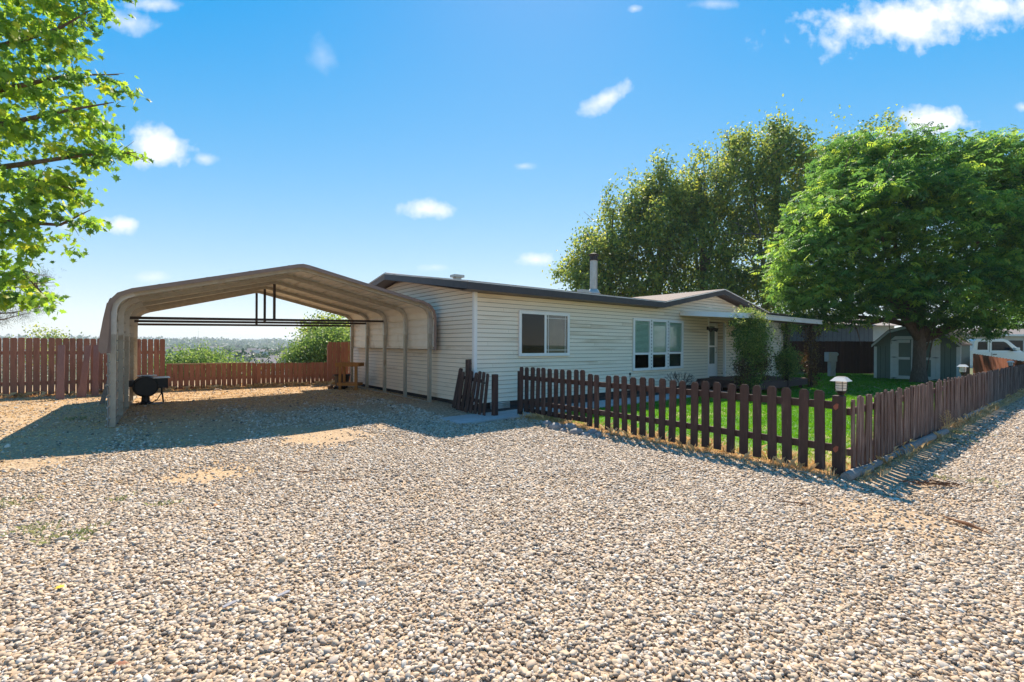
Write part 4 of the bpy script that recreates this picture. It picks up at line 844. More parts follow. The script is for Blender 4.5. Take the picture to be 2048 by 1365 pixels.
# ------------------------------------------------------------------ things in the yard
def yard():
    # barrel smoker
    b = G(292, 809, .1); t = thing('barrel_smoker', 'black barrel smoker grill with side shelf under the carport', 'grill', b, rz=.68)
    part('barrel', MB().lathe([(.0, -.26), (.20, -.26), (.235, -.24), (.24, 0), (.235, .24), (.20, .26), (.0, .26)], (0, .1, .42), 28, 'y'), black, t, smooth=False)
    part('lid_rim', MB().lathe([(.247, -.10), (.252, -.10), (.252, -.07), (.247, -.07)], (0, .1, .42), 28, 'y'), black, t)
    part('pedestal', MB().lathe([(.20, 0), (.19, .03), (.085, .08), (.075, .2), (.11, .24)], (0, .05, -.02), 18), black, t)
    part('firebox', MB().box(.12, .42, -.08, .34, .37, .60), black, t, bevel=.01); part('shelf', MB().box(.08, .46, -.12, .38, .605, .62), galv, t)
    part('side_shelf', MB().box(-.42, -.18, -.05, .25, .42, .56), blackplastic, t, bevel=.01); part('table_top', MB().box(-.16, .22, .2, .5, .64, .66), galv, t)
    part('leg', MB().tube([(.3, .1, .37), (.34, .1, .0)], .018, 8), black, t)
    part('brace', MB().tube([(.04, -.2, .02), (.2, -.2, .1), (.28, -.2, .25), (.3, -.2, .38)], .012, 6), black, t); part('ash_tray', MB().box(.02, .32, -.16, .06, -.01, .03), rockm, t)
    # wooden stand
    b = G(700, 780, .1); s_, v_ = loc(b.x, b.y); t = thing('wooden_stand', 'yellow pine wood stand with a slatted lower shelf beside the house wall', 'stand', b, rz=-.12)
    part('top_rail', MB().box(-.34, .34, -.21, -.17, .74, .86), yellowwood, t); part('top_rail', MB().box(-.34, .34, .16, .20, .74, .86), yellowwood, t); part('end_board', MB().box(-.385, -.342, -.21, .20, .745, .86), yellowwood, t); part('end_board', MB().box(.342, .38, -.21, .20, .745, .86), yellowwood, t)
    for x, y in ((-.26, -.16), (.26, -.16), (-.26, .12), (.14, .12)): part('leg', MB().prism([(x - .035, y, 0), (x + .045, y, 0), (x + .045, y, .74), (x - .035, y, .74)], (0, .04, 0)), yellowwood, t)
    part('lower_rail', MB().box(-.33, .34, -.205, -.165, .14, .23), yellowwood, t); part('lower_rail', MB().box(-.33, .34, .163, .20, .14, .23), yellowwood, t)
    for k in range(5): part('slat', MB().box(-.30 + k * .13, -.20 + k * .13, -.163, .16, .20, .222), yellowwood, t)
    b = G(684, 777, .1); t = thing('plant_pot', 'large dark plastic plant pot behind the wooden stand', 'pot', b)
    part('pot', MB().lathe([(.17, 0), (.19, .05), (.235, .36), (.25, .40), (.27, .41), (.27, .45), (.245, .45), (.235, .40), (.0, .38)], b, 24), blackplastic, t, smooth=False)
    b = G(674, 779, .1); mb = MB()
    for k in range(5): 
        c = b + Vector((k * .07 - .05, random.uniform(-.05, .05), .05)); mb.lathe([(.01, -.05), (.05, -.03), (.06, .01), (.03, .05)], c, 9)
    solo('rubbish_pile', mb, black, 'low pile of black scraps at the foot of the plant pot', 'scraps', at=tuple(b))
    b = G(661, 778, .1); solo('old_bucket', MB().lathe([(.06, 0), (.085, .02), (.09, .09), (.05, .12)], b, 14), mat('tan_clay', (.22, .13, .07), (.14, .08, .045), .8, 12), 'small tan clay jar lying left of the plant pot', 'jar', at=tuple(b))
    # log edging
    for i, (p, q, r, lab) in enumerate([((1693, 962), (1740, 943), .055, 'split grey log end nearest the fence corner post'), ((1738, 941), (1806, 908), .042, 'thin grey log between the corner log and the thick one'), ((1802, 911), (1892, 868), .06, 'thick round grey log beside the long picket fence'), ((1926, 842), (1968, 820), .05, 'pale weathered log beyond the weed patch'), ((1968, 819), (2000, 802), .05, 'farthest weathered log under the dry weed stalks')]):
        a, b = G(*p, .0), G(*q, .0); a.z = b.z = r * .7; m_ = a.lerp(b, .5) + Vector((0, 0, .01)); solo('edging_log', MB().tube([a, a.lerp(m_, .5) + Vector((.01, 0, .004)), m_, b], [r, r * 1.04, r * .96, r * .9], 12), greywood, lab, 'log', 'logs edging the gravel by the fence', at=tuple(a), smooth=False)
    # rocks by the fence foot
    rk = [(1113, 857, .15, 'pale rounded rock, leftmost by the fence foot'), (1128, 862, .08, 'small tan rock between two larger rocks'), (1140, 855, .13, 'reddish flat rock against the pickets'), (1155, 866, .15, 'broad blue grey rock, largest of the fence rocks'), (1172, 870, .09, 'small pale rock right of the blue grey rock'), (1186, 867, .12, 'grey rounded rock near the dry grass tuft'), (1199, 872, .09, 'flat grey stone at the right end of the rocks'), (1095, 848, .1, 'half buried stone left of the rock row')]
    for i, (px, py, r, lab) in enumerate(rk):
        g = G(px, py, .02); rng = np.random.default_rng(i); mb = MB(); mb.lathe([(r * .1, -r * .4), (r * .75, -r * .35), (r, 0), (r * .8, r * .38), (r * .35, r * .58), (r * .02, r * .62)], (0, 0, 0), 12)
        mb.v = [(x * (1 + .18 * math.sin(3 * y / r + i)), y * .75 * (1 + .15 * math.sin(4 * z / r + i * 2)), z * (1 + .15 * math.cos(2 * x / r + i))) for x, y, z in mb.v]
        me = mb.mesh('rock', rockm, True); o = D.objects.new('rock', me); COL.objects.link(o); o.location = g; o.rotation_euler.z = i * 1.3; tag(o, lab, 'rock', 'rocks at the foot of the picket fence')
    # lanterns
    def lantern(s, v, z0, sc, lab, tilt=0):
        t = thing('lantern', lab, 'lantern', (s, v, z0), 'H', group='lanterns along the long fence'); o = (s, v, z0)
        def q(mb): mb.v = [(s + x * sc, v + y * sc, z0 + z * sc) for x, y, z in mb.v]; return mb
        part('stake', q(MB().tube([(0, 0, -.6), (0, 0, .06)], .012, 8)), black, t); part('cup', q(MB().lathe([(.02, .04), (.035, .06), (.06, .10), (.055, .105)], n=16)), black, t)
        part('glass', q(MB().lathe([(.05, .105), (.058, .125), (.062, .225)], n=8)), frosted, t)
        mb = MB()
        for k in range(4): a = k * math.pi / 2 + .5; mb.tube([(.066 * math.cos(a), .066 * math.sin(a), .10), (.066 * math.cos(a), .066 * math.sin(a), .23)], .003, 5)
        for z in (.14, .17, .20): mb.tube([(.066 * math.cos(a), .066 * math.sin(a), z) for a in np.linspace(0, 6.283, 17)], .0025, 4, caps=False)
        part('cage', q(mb), black, t)
        part('lamp_shade', q(MB().add([(-.095, -.095, .225), (.095, -.095, .225), (.095, .095, .225), (-.095, .095, .225), (-.05, -.05, .275), (.05, -.05, .275), (.05, .05, .275), (-.05, .05, .275)], [(0, 3, 2, 1), (4, 5, 6, 7), (0, 1, 5, 4), (1, 2, 6, 5), (2, 3, 7, 6), (3, 0, 4, 7)])), whitedirty, t); part('solar_panel', q(MB().box(-.04, .04, -.04, .04, .276, .282)), galv, t)
    lantern(.62, -6.93, .905, .96, 'white shaded solar lantern beside the corner post, nearest the camera')
    lantern(9.0, -6.85, .86, 1.0, 'white shaded solar lantern in front of the shed corner')
    lantern(17.9, -6.85, .80, 1.0, 'farthest small solar lantern above the fence near the truck')
    # electricity meter pedestal
    b = G(1663, 754); t = thing('meter_pedestal', 'grey electricity meter pedestal standing on the lawn before the dark fence', 'meter box', b, rz=.2)
    part('pedestal', MB().box(-.14, .16, -.1, .1, 0, .80), greybox, t, bevel=.01); part('meter_box', MB().box(-.30, .22, -.14, .14, .78, 1.26), greybox, t, bevel=.015); part('meter', MB().lathe([(.09, .0), (.09, .1), (.06, .14)], (.24, 0, 1.15), 16, 'x'), greybox, t); part('conduit', MB().tube([(-.12, -.14, 0), (-.1, -.15, .25), (.1, -.15, .45), (.12, -.15, .78)], .016, 6), galv, t)
    # sticks and scraps on the gravel
    st = mat('brown_bark_strip', (.20, .09, .04), (.12, .055, .025), .9, 20)
    a, b = G(1886, 1040), G(1990, 1078); mb = MB(); m_ = a.lerp(b, .55); up = Vector((0, 0, .035)); mb.tube([a + up, a.lerp(b, .3) + up, m_ + up * 1.3, a.lerp(b, .75) + up, b + up * .8], [.004, .012, .017, .008, .003], 8)
    for k in range(7): mb.tube([a.lerp(b, .1 + .08 * k) + up, a.lerp(b, .02 + .07 * k) + Vector((random.uniform(-.05, .02), random.uniform(-.03, .05), .035))], [.004, .002], 5)
    solo('bark_twig', mb, st, 'long brown bark covered twig lying on the gravel at right', 'twig', at=tuple(a))
    b = G(1850, 975); mb = MB()
    for k in range(26):
        c = b + Vector((random.uniform(-.28, .28), random.uniform(-.05, .07), random.uniform(.03, .055))); a_ = random.uniform(-.35, .35); l = random.uniform(.1, .26); mb.tube([c, c + Vector((l * math.cos(a_) * .5, l * math.sin(a_) * .5, .012)), c + Vector((l * math.cos(a_), l * math.sin(a_), -.006))], .004, 5)
    solo('twig_bundle', mb, st, 'loose bundle of orange brown twigs on the gravel near the fence corner', 'twigs', at=tuple(b))
    for px, py, l, a_, lab in [(620, 948, .16, .1, 'short dark stick on the gravel left of centre'), (665, 967, .3, .12, 'thin tan stick on the gravel left of centre'), (590, 950, .22, -.05, 'thin dark stick leftmost on the gravel before the carport'), (1560, 1010, .3, -.4, 'thin tan stick on the gravel below the picket fence')]:
        c = G(px, py) + Vector((0, 0, .035)); solo('stick', MB().tube([c, c + Vector((l * .5 * math.cos(a_), l * .5 * math.sin(a_), .006)), c + Vector((l * math.cos(a_), l * math.sin(a_), 0))], [.005, .006, .003], 6), st, lab, 'stick', at=tuple(c))
    for px, py, sx, sy, c, lab in [(115, 1184, .034, .05, (.75, .48, .02), 'bright yellow fallen leaf on the gravel at far left'), (429, 1017, .026, .03, (.6, .22, .05), 'orange fallen leaf on the gravel left of centre'), (232, 1388 - 20, .05, .03, (.30, .12, .06), 'reddish brown leaf at the bottom left of the gravel')]:
        g = G(px, min(py, 1340)) + Vector((0, 0, .034)); mb = MB(); v_, f_ = maple(); mb.add([(g.x + x * sx * 1.6, g.y + y * sy * 1.4, g.z + z * .04) for x, y, z in v_], f_); solo('fallen_leaf', mb, mat('leaf_' + lab[:6].strip(), c, tuple(k * .8 for k in c), .7), lab, 'leaf', at=tuple(g))
    for px, py, a_, lab in [(461, 1222, .9, 'flat grey slate chip, left of the two on the gravel'), (569, 1200, .8, 'flat grey slate chip, right of the two on the gravel')]:
        g = G(px, py) + Vector((0, 0, .034)); ca, sa = math.cos(a_), math.sin(a_); mb = MB(); mb.prism([(g.x + ca * x - sa * y, g.y + sa * x + ca * y, g.z + x * .1) for x, y in ((-.035, -.011), (.03, -.014), (.04, .0), (.03, .012), (-.03, .013))], (0, 0, .006)); solo('slate_chip', mb, mat('slate', (.30, .29, .31), (.24, .23, .25), .6, 30), lab, 'stone chip', 'slate chips on the gravel', at=tuple(g))
    # dry weed stalks on the right fence
    for px, py, h_, lab in [(1893, 868, .5, 'dry straw weed stalk beside the long fence, nearer one'), (1990, 805, 1.05, 'tall dry weed growing in front of the long fence')]:
        g = G(px, py); t = thing('dry_weed', lab, 'weed', g); mb = MB()
        for k in range(5 if h_ < .8 else 8):
            e = g + Vector((random.uniform(-.12, .12) * h_, random.uniform(-.08, .08), h_ * random.uniform(.6, 1))); m_ = g.lerp(e, .5) + Vector((random.uniform(-.03, .03), 0, 0)); mb.tube([g, m_, e], [.006, .005, .002], 5)
            for j in range(7): q = m_.lerp(e, random.random()); mb.tube([q, q + Vector((random.uniform(-.12, .12), random.uniform(-.08, .08), random.uniform(0, .09)))], [.003, .0015], 4)
        part('stalks', mb, mat('dry_stalk', (1, 1, 1)), t)
yard()

# ------------------------------------------------------------------ shed
def shed():
    s0, s1, v0, v1 = 22.4, 24.9, -4.92, -1.83; vm = (v0 + v1) / 2; w = (v1 - v0) / 2
    t = thing('garden_shed', 'green gambrel garden shed with white trimmed double doors under the tree', 'shed', (s0, vm, 0), 'H')
    ZW, ZK, ZP = 1.62, 2.30, 2.58; K = .62
    prof = lambda e=0, dz=0: [(v0 - e, ZW + dz), (vm - w * K, ZK + dz), (vm, ZP + dz), (vm + w * K, ZK + dz), (v1 + e, ZW + dz)]
    part('wall', MB().prism([(s0, v0, 0), (s0, v0, ZW)] + [(s0, a, b) for a, b in prof()[1:4]] + [(s0, v1, ZW), (s0, v1, 0)], (s1 - s0, 0, 0)), shedgreen, t)
    mb = MB()
    for k in range(11): v = v0 + .12 + k * .285; 
    for k in range(16):
        v = v0 + .1 + k * .195
        if abs(v - vm) > .95: mb.box(s0 - .006, s0 - .001, v, v + .012, .02, min(ZW, 1.6) - .02)
    part('siding_groove', mb, skirt, t)
    o, i = prof(.07, .06), prof(.0, .0)
    for j in range(4):
        a, b, c, d = o[j], o[j + 1], i[j + 1], i[j]
        part('roof', MB().prism([(s0 - .12, *a), (s0 - .12, *b), (s0 - .12, b[0], b[1] - .05), (s0 - .12, a[0], a[1] - .05)], (s1 - s0 + .24, 0, 0)), shedroof, t)
        nm = MB().prism([(s0 - .14, a[0], a[1] - .035), (s0 - .14, b[0], b[1] - .035), (s0 - .14, b[0], b[1] - .15), (s0 - .14, a[0], a[1] - .15)], (-.025, 0, 0)); part('barge_board', nm, shedwhite, t)
        part('drip_edge', MB().prism([(s0 - .166, a[0], a[1] + .005), (s0 - .166, b[0], b[1] + .005), (s0 - .166, b[0], b[1] - .035), (s0 - .166, a[0], a[1] - .035)], (-.012, 0, 0)), skirt, t)
    for v in (v0, v1 - .11): part('corner_trim', MB().box(s0 - .03, s0 - .002, v, v + .11, 0, ZW - .06), shedwhite, t)
    part('corner_trim', MB().box(s0 - .03, s0 + .1, v0 - .03, v0 - .002, 0, ZW - .06), shedwhite, t)
    part('header_board', MB().prism([(s0 - .03, vm - .88, 1.90), (s0 - .03, vm - .72, 2.06), (s0 - .03, vm + .72, 2.06), (s0 - .03, vm + .88, 1.90)], (.028, 0, 0)), shedwhite, t)
    for sg in (-1, 1):
        part('door_casing', MB().box(s0 - .032, s0 - .002, *sorted((vm + sg * .90, vm + sg * .745)), 0, 1.895), shedwhite, t)
        d = part('shed_door', MB().box(s0 - .028, s0 - .004, *sorted((vm + sg * .74, vm + sg * .01)), .03, 1.88), shedgreen, t)
        y0, y1 = sorted((vm + sg * .74, vm + sg * .01))
        mb = MB().box(s0 - .048, s0 - .029, y0, y0 + .11 if sg > 0 else y0 + .155, .03, 1.88).box(s0 - .048, s0 - .029, y1 - (.155 if sg > 0 else .11), y1, .03, 1.88)
        for z0, z1 in ((.03, .19), (.95, 1.07), (1.74, 1.88)): mb.box(s0 - .0475, s0 - .029, y0 + .155, y1 - .155, z0, z1)
        part('door_trim', mb, shedwhite, d)
        mb = MB()
        for z in (.06, 1.05, 1.84): mb.prism([(s0 - .052, vm + sg * .90, z + .01), (s0 - .052, vm + sg * .75, z + .03), (s0 - .052, vm + sg * .60, z + .01), (s0 - .052, vm + sg * .75, z - .01)], (.004, 0, 0))
        part('hinge', mb, black, d)
shed()

# ------------------------------------------------------------------ truck and neighbouring buildings
def neighbours():
    o = Vector((23.0, 25.2, .12)); t = thing('pickup_truck', 'white crew cab pickup truck parked behind the orange fence', 'truck', o)
    def Q(x, y, z): return Vector((o.x + x, o.y + y, z + o.z))
    def side(pts, y0, y1): mb = MB(); mb.prism([Q(x, y0, z) for x, z in pts], (0, y1 - y0, 0)); return mb
    part('body', side([(0, .45), (5.55, .45), (5.6, .9), (5.5, 1.08), (4.25, 1.18), (1.72, 1.18), (1.72, 1.20), (0, 1.22)], 0, 1.8), truckw, t, bevel=.03)
    part('cab', side([(1.72, 1.15), (1.8, 1.78), (1.95, 1.87), (3.4, 1.88), (3.62, 1.82), (4.4, 1.2), (4.4, 1.15)], .12, 1.68), truckw, t, bevel=.05)
    for pts in ([(1.97, 1.30), (2.0, 1.70), (2.06, 1.74), (2.48, 1.74), (2.50, 1.70), (2.50, 1.30)], [(2.74, 1.27), (2.74, 1.74), (3.36, 1.74), (3.5, 1.68), (3.95, 1.27)]): part('side_window', side(pts, .105, .118), mat('tinted_glass', (.015, .018, .025), (.01, .012, .018), .1, 1, spec=.25), t)
    part('windscreen', MB().prism([Q(3.68, .2, 1.79), Q(4.38, .15, 1.24), Q(4.38, 1.65, 1.24), Q(3.68, 1.6, 1.79)], (.012, 0, .012)), mat('tinted_glass', (0, 0, 0)), t)
    part('door_seam', side([(2.60, .55), (2.612, .55), (2.612, 1.8), (2.60, 1.8)], .112, .118).prism([Q(2.60, -.004, .55), Q(2.612, -.004, .55), Q(2.612, -.004, 1.16), Q(2.6, -.004, 1.16)], (0, .003, 0)), skirt, t)
    part('handle', side([(2.66, 1.04), (2.86, 1.04), (2.86, 1.08), (2.66, 1.08)], -.03, -.004), black, t)
    mr = part('wing_mirror', side([(3.68, 1.28), (3.92, 1.26), (3.92, 1.43), (3.68, 1.43)], -.2, -.05), truckw, t, bevel=.02); part('mirror_arm', side([(3.74, 1.24), (3.9, 1.24), (3.9, 1.29), (3.74, 1.29)], -.06, .12), black, t)
    for x in (1.0, 4.6):
        for y in (0.0, 1.58):
            wv = part('wheel', MB().lathe([(.22, 0), (.34, 0), (.37, .03), (.37, .19), (.34, .22), (.22, .22)], Q(x, y, .37), 24, 'y'), tyre, t); part('rim', MB().lathe([(.06, -.005), (.2, .01), (.21, .05)], Q(x, y, .37), 16, 'y'), galv, wv)
    part('bed_rail', side([(0, 1.22), (1.68, 1.20), (1.68, 1.26), (0, 1.28)], 0, .08), truckw, t); part('bumper', side([(5.56, .5), (5.72, .5), (5.72, .75), (5.6, .8)], .05, 1.75), galv, t); part('tail_light', MB().box(o.x - .012, o.x - .002, o.y + .02, o.y + .16, o.z + .85, o.z + 1.15), mat('red_lens', (.4, .02, .02), None, .2), t)
    # pale camper or house behind the truck
    a = P(1935, 690, 36); t = thing('neighbour_house', 'pale low building partly seen above the white truck', 'house', (a.x, a.y, 0))
    w = MB().box(a.x, a.x + 9, a.y, a.y + 6, 0, 2.55); part('wall', w, stoneh, t); part('roof', MB().prism([(a.x - .3, a.y - .3, 2.56), (a.x - .3, a.y + 3, 3.1), (a.x - .3, a.y + 6.3, 2.56)], (9.6, 0, 0)), farroof, t); part('eave_trim', MB().box(a.x - .3, a.x + 9.3, a.y - .34, a.y - .302, 2.42, 2.56), white, t); part('window', MB().box(a.x + 3, a.x + 4.2, a.y - .03, a.y - .002, 1.3, 2.1), MATS['tinted_glass'], t)
    a = P(1548, 690, 31.5); b = P(1746, 690, 31.5); t = thing('neighbour_house', 'dark grey sided building behind the dark fence under the trees', 'house', (a.x, a.y, 0))
    part('wall', MB().box(a.x, b.x, a.y, a.y + 6, 0, 2.95), greyhouse, t); part('end_wall', MB().box(b.x + .002, b.x + 1.5, a.y + .1, a.y + 6, 0, 3.0), stoneh, t); part('roof', MB().prism([(a.x - .3, a.y - .3, 2.97), (a.x - .3, a.y + 3, 3.6), (a.x - .3, a.y + 6.3, 2.97)], (b.x - a.x + 2, 0, 0)), farroof, t)
    part('siding_groove', (lambda m: [m.box(a.x + k * .3, a.x + k * .3 + .015, a.y - .008, a.y - .001, 1.6, 2.94) for k in range(int((b.x - a.x) / .3))] and m)(MB()), skirt, t)
    # pale patio post behind the awning
    b = HW(16.9, 1.4, 0); t = thing('carport_roof', 'small white flat roof on a post beyond the far corner of the house', 'patio cover', b); part('roof', MB().box(b.x - 1.3, b.x + 1.6, b.y, b.y + 3, 2.22, 2.34), whitedirty, t); part('post', MB().box(b.x + 1.2, b.x + 1.35, b.y + .05, b.y + .2, 0, 2.22), whitedirty, t)
neighbours()

# ------------------------------------------------------------------ trees
def lobe(px, py, Y, rpx, ry=None, rz=None):
    p = P(px, py, Y); r = rpx / FOC * Y; return (p.x, p.y, p.z, r, (ry or r), (rz / FOC * Y if rz else r))
def trees():
    # ash over the shed
    b = G(1838, 766); Y = b.y
    lb = [lobe(1625, 545, Y - .5, 70, 2.0, 85), (*P(1650, 440, Y), 1.5, 2.0, 1.5), lobe(1700, 470, Y - 1, 110, 2.6, 90), lobe(1760, 350, Y, 90, 2.4, 65), lobe(1830, 440, Y - 1.5, 120, 2.6, 90), lobe(1930, 360, Y + .3, 100, 2.5, 80), lobe(1960, 480, Y - 1.3, 110, 2.4, 90),
          lobe(2060, 430, Y, 90, 2.5, 90), lobe(2080, 560, Y, 80, 2.4, 75), lobe(1800, 575, Y - 1, 110, 2.5, 60), lobe(1920, 580, Y - 1, 110, 2.4, 70), lobe(1690, 590, Y, 90, 2.4, 60), lobe(1740, 400, Y - 1.3, 80, 2, 60), lobe(1590, 580, Y + .4, 40, 1.4, 45), lobe(2010, 600, Y - .5, 75, 2, 60), lobe(2140, 480, Y, 80, 2.4, 120), lobe(1690, 320, Y + 1, 50, 1.6, 50), lobe(1990, 330, Y + .5, 60, 2, 50), lobe(1850, 330, Y + 1, 70, 2, 50), lobe(1640, 640, Y, 45, 1.4, 14), lobe(1930, 650, Y - 1, 45, 1.2, 25)]
    tree('ash_tree', 'broad bright green ash tree in front of the shed', tuple(b), tuple(P(1850, 400, Y)), lb, leaf_ash, pinnate(3), 2900, 12, .33, .24, cl=.30, flat=.45, inner=.45, tilt=.55, droop=.45, limbs=12, forkz=1.9, rough=True)
    # cottonwoods behind the house
    Y = 33
    def base(px): p = P(px, 690, Y); return (p.x, p.y, -.1)
    common = dict(m=leaf_cot, tmpl=LEAF, cl=.34, flat=.9, inner=.35, tilt=1.2, droop=.5, rough=2)
    g = 'tall trees behind the house'
    tree('cottonwood_tree', 'leftmost leafy tree behind the house roof, just behind the metal flue', base(1210), tuple(P(1225, 420, Y)), [lobe(1200, 540, Y, 55, 2.6, 70), lobe(1150, 545, Y, 35, 1.4, 18), lobe(1235, 470, Y, 42, 2.2, 65), lobe(1180, 600, Y - 1, 50, 2.2, 40), lobe(1245, 580, Y - 1, 60, 2.4, 60), lobe(1170, 505, Y, 25, 1.2, 30), lobe(1220, 425, Y, 14, .7, 20)], nclump=1000, per=18, size=.24, trunk_r=.25, group=g, **common)
    tree('cottonwood_tree', 'pointed yellow green tree behind the house between the flue and the bare twigs', base(1310), tuple(P(1322, 345, Y)), [lobe(1322, 430, Y, 45, 2.2, 65), lobe(1320, 365, Y, 16, .9, 32), lobe(1290, 400, Y, 22, 1.1, 28), lobe(1275, 450, Y, 30, 1.5, 40), lobe(1320, 500, Y - 1, 60, 2.4, 70), lobe(1300, 580, Y - 1, 60, 2.4, 50), lobe(1345, 400, Y, 14, .7, 35)], nclump=1000, per=18, size=.24, trunk_r=.25, group=g, **common)
    tree('cottonwood_tree', 'dense dark green tree behind the house with bare twigs at its top', base(1410), tuple(P(1400, 350, Y)), [lobe(1410, 390, Y, 48, 2.2, 52), lobe(1375, 420, Y, 30, 1.4, 45), lobe(1430, 450, Y, 60, 2.4, 65), lobe(1400, 520, Y - 1, 70, 2.6, 75), lobe(1400, 590, Y - 1, 80, 2.6, 45), lobe(1440, 340, Y, 25, 1.2, 25)], nclump=1150, per=18, size=.24, trunk_r=.28, group=g, **common)
    tree('cottonwood_tree', 'tallest tree behind the house rising above the small gable', base(1520), tuple(P(1565, 265, Y)), [lobe(1500, 330, Y, 55, 2.2, 55), lobe(1555, 300, Y, 30, 1.4, 45), lobe(1590, 275, Y, 20, 1.0, 12), lobe(1480, 280, Y, 22, 1.1, 14), lobe(1570, 370, Y, 65, 2.5, 55), lobe(1500, 420, Y, 80, 2.6, 70), lobe(1580, 450, Y, 55, 2.2, 50), lobe(1500, 520, Y, 80, 2.6, 60), lobe(1500, 600, Y, 85, 2.6, 40), lobe(1560, 265, Y, 12, .6, 16), lobe(1600, 330, Y, 35, 1.6, 25)], nclump=1600, per=18, size=.25, trunk_r=.32, group=g, **common)
    tree('cottonwood_tree', 'thin leaved tree top showing between the tallest tree and the ash', base(1690), tuple(P(1720, 265, Y + 2)), [lobe(1745, 275, Y + 2, 45, 2, 28), lobe(1680, 320, Y + 2, 45, 2, 50), lobe(1720, 350, Y + 2, 60, 2.4, 60), lobe(1660, 300, Y + 2, 20, 1.2, 25), lobe(1640, 380, Y + 2, 25, 1.2, 60), lobe(1700, 450, Y + 2, 70, 2.5, 60), lobe(1620, 600, Y, 60, 2.5, 70)], nclump=420, per=18, size=.24, trunk_r=.2, group=g, **common)
    t = thing('dead_branches', 'bare grey twigs standing out above the dense dark tree', 'branches', tuple(P(1400, 420, Y - .4))); mb = MB()
    for (a, b_) in [((1405, 410), (1358, 337)), ((1405, 410), (1402, 300)), ((1430, 380), (1430, 285)), ((1455, 320), (1452, 268)), ((1405, 395), (1362, 355)), ((1400, 372), (1375, 330)), ((1520, 460), (1490, 400)), ((1520, 470), (1440, 470)), ((1520, 480), (1455, 440)), ((1540, 520), (1500, 545)), ((1530, 500), (1480, 520))]:
        p, q = P(*a, Y - .5 - (2.4 if a[1] > 450 else 0)), P(*b_, Y - .5 - (2.4 if a[1] > 450 else 0)); m_ = p.lerp(q, .5) + Vector((.15, 0, .1)); mb.tube([p, m_, q], [.045, .03, .008], 5)
        for k in range(5): w = p.lerp(q, random.random()); mb.tube([w, w + Vector((random.uniform(-.5, .5), random.uniform(-.3, .3), random.uniform(.2, .7)))], [.015, .004], 4)
    part('branch', mb, mat('grey_bark', (.16, .13, .11), (.10, .08, .07), .9), t)
    tree('roadside_tree', 'distant round green tree behind the pale building at the right edge', tuple(P(2070, 700, 42))[:2] + (0,), tuple(P(2070, 640, 42)), [lobe(2060, 630, 42, 60, 3, 45), lobe(2110, 600, 42, 60, 3, 60), lobe(2010, 645, 42, 30, 2, 20)], leaf_ash, LEAF, 300, 20, .3, .2, cl=.5, inner=.4)
    # maple overhanging from the left: crown reaches into the picture
    Y = 6.6; lb = [lobe(60, 40, Y, 95, .8, 55), lobe(150, 12, Y, 45, .4, 22), lobe(120, 95, Y, 55, .5, 28), lobe(20, 150, Y, 100, .9, 70), lobe(150, 155, Y, 60, .4, 20), lobe(215, 165, Y, 32, .25, 14), lobe(120, 200, Y, 80, .5, 22), lobe(60, 260, Y, 90, .7, 45), lobe(170, 255, Y, 55, .4, 24), lobe(235, 305, Y, 42, .3, 18), lobe(150, 310, Y, 60, .4, 28), lobe(40, 360, Y, 90, .8, 60), lobe(115, 370, Y, 50, .4, 26), lobe(110, 425, Y, 48, .4, 20), lobe(170, 440, Y, 36, .3, 22), lobe(20, 460, Y, 75, .7, 50), lobe(105, 490, Y, 45, .35, 18), lobe(20, 545, Y, 50, .5, 34), lobe(45, 600, Y, 48, .4, 24), lobe(85, 590, Y, 25, .25, 14), lobe(-120, 300, Y, 150, 1.2, 260), lobe(-200, 100, Y, 200, 1.5, 220), lobe(-60, 0, Y, 150, 1.2, 80), lobe(60, -60, Y, 150, 1, 60)]
    # crown points, then the 300 that show largest as leaves of their own
    base_ = (-9.6, 6.9, 0); t = thing('maple_tree', 'large silver maple whose leafy branches reach in at the upper left', 'tree', base_); org = np.array(base_)
    p, tone, c = crown_pts(lb, 820, 17, .095, .5, .2); n = len(p); R = rotmats(n, .9, .95); sc = .112 * RNG.uniform(.65, 1.2, n)
    px = 1024 + FOC * p[:, 0] / p[:, 1]; ok = (px > 0) & (px < 300); own = np.where(ok)[0]; own = own[np.argsort(p[own, 1] / sc[own])][:300]; rest = np.setdiff1d(np.arange(n), own)
    mv, mf = maple(); part('crown', scatter('crown', mv, mf, p[rest] - org, R[rest], sc[rest], leaf_maple, tone[rest]), leaf_maple, t)['kind'] = 'stuff'
    lm = [npmesh('leaf', np.array(mv, float), np.array(mf), leaf_maple, np.full(len(mv), k)) for k in (.15, .3, .45, .6, .75, .95)]
    for i in own:
        o = D.objects.new('leaf', lm[min(5, int(tone[i] * 6))]); COL.objects.link(o); o.parent = t; o.location = p[i] - org; o.rotation_euler = Matrix(R[i].tolist()).to_euler(); o.scale = (sc[i],) * 3; ORG[o] = (0, 0, 0)
    mb = MB(); tr = Vector(base_); mb.tube([tr - Vector((0, 0, .2)), tr + Vector((0, 0, .3)), tr + Vector((.1, 0, 2)), tr + Vector((.3, 0, 4)), tr + Vector((.3, 0, 7.5))], [.4, .3, .25, .2, .05], 12)
    for (z0, ends) in [(2.6, [(60, 560), (95, 600)]), (3.0, [(120, 450), (180, 420)]), (3.4, [(170, 310), (270, 305)]), (3.9, [(140, 220), (225, 205)]), (4.4, [(140, 150), (235, 150)]), (4.9, [(110, 60), (180, 20)]), (3.2, [(70, 360), (150, 380)])]:
        st = tr + Vector((.2, 0, z0)); e1, e2 = P(*ends[0], Y), P(*ends[1], Y); mb.tube([st, st.lerp(e1, .5) + Vector((0, 0, .2)), e1, e2], [.07, .045, .02, .005], 7)
        for k in range(6): w = e1.lerp(e2, random.uniform(-.6, .8)); mb.tube([w, w + Vector((random.uniform(.05, .35), random.uniform(-.2, .2), random.uniform(-.25, .15)))], [.007, .002], 4)
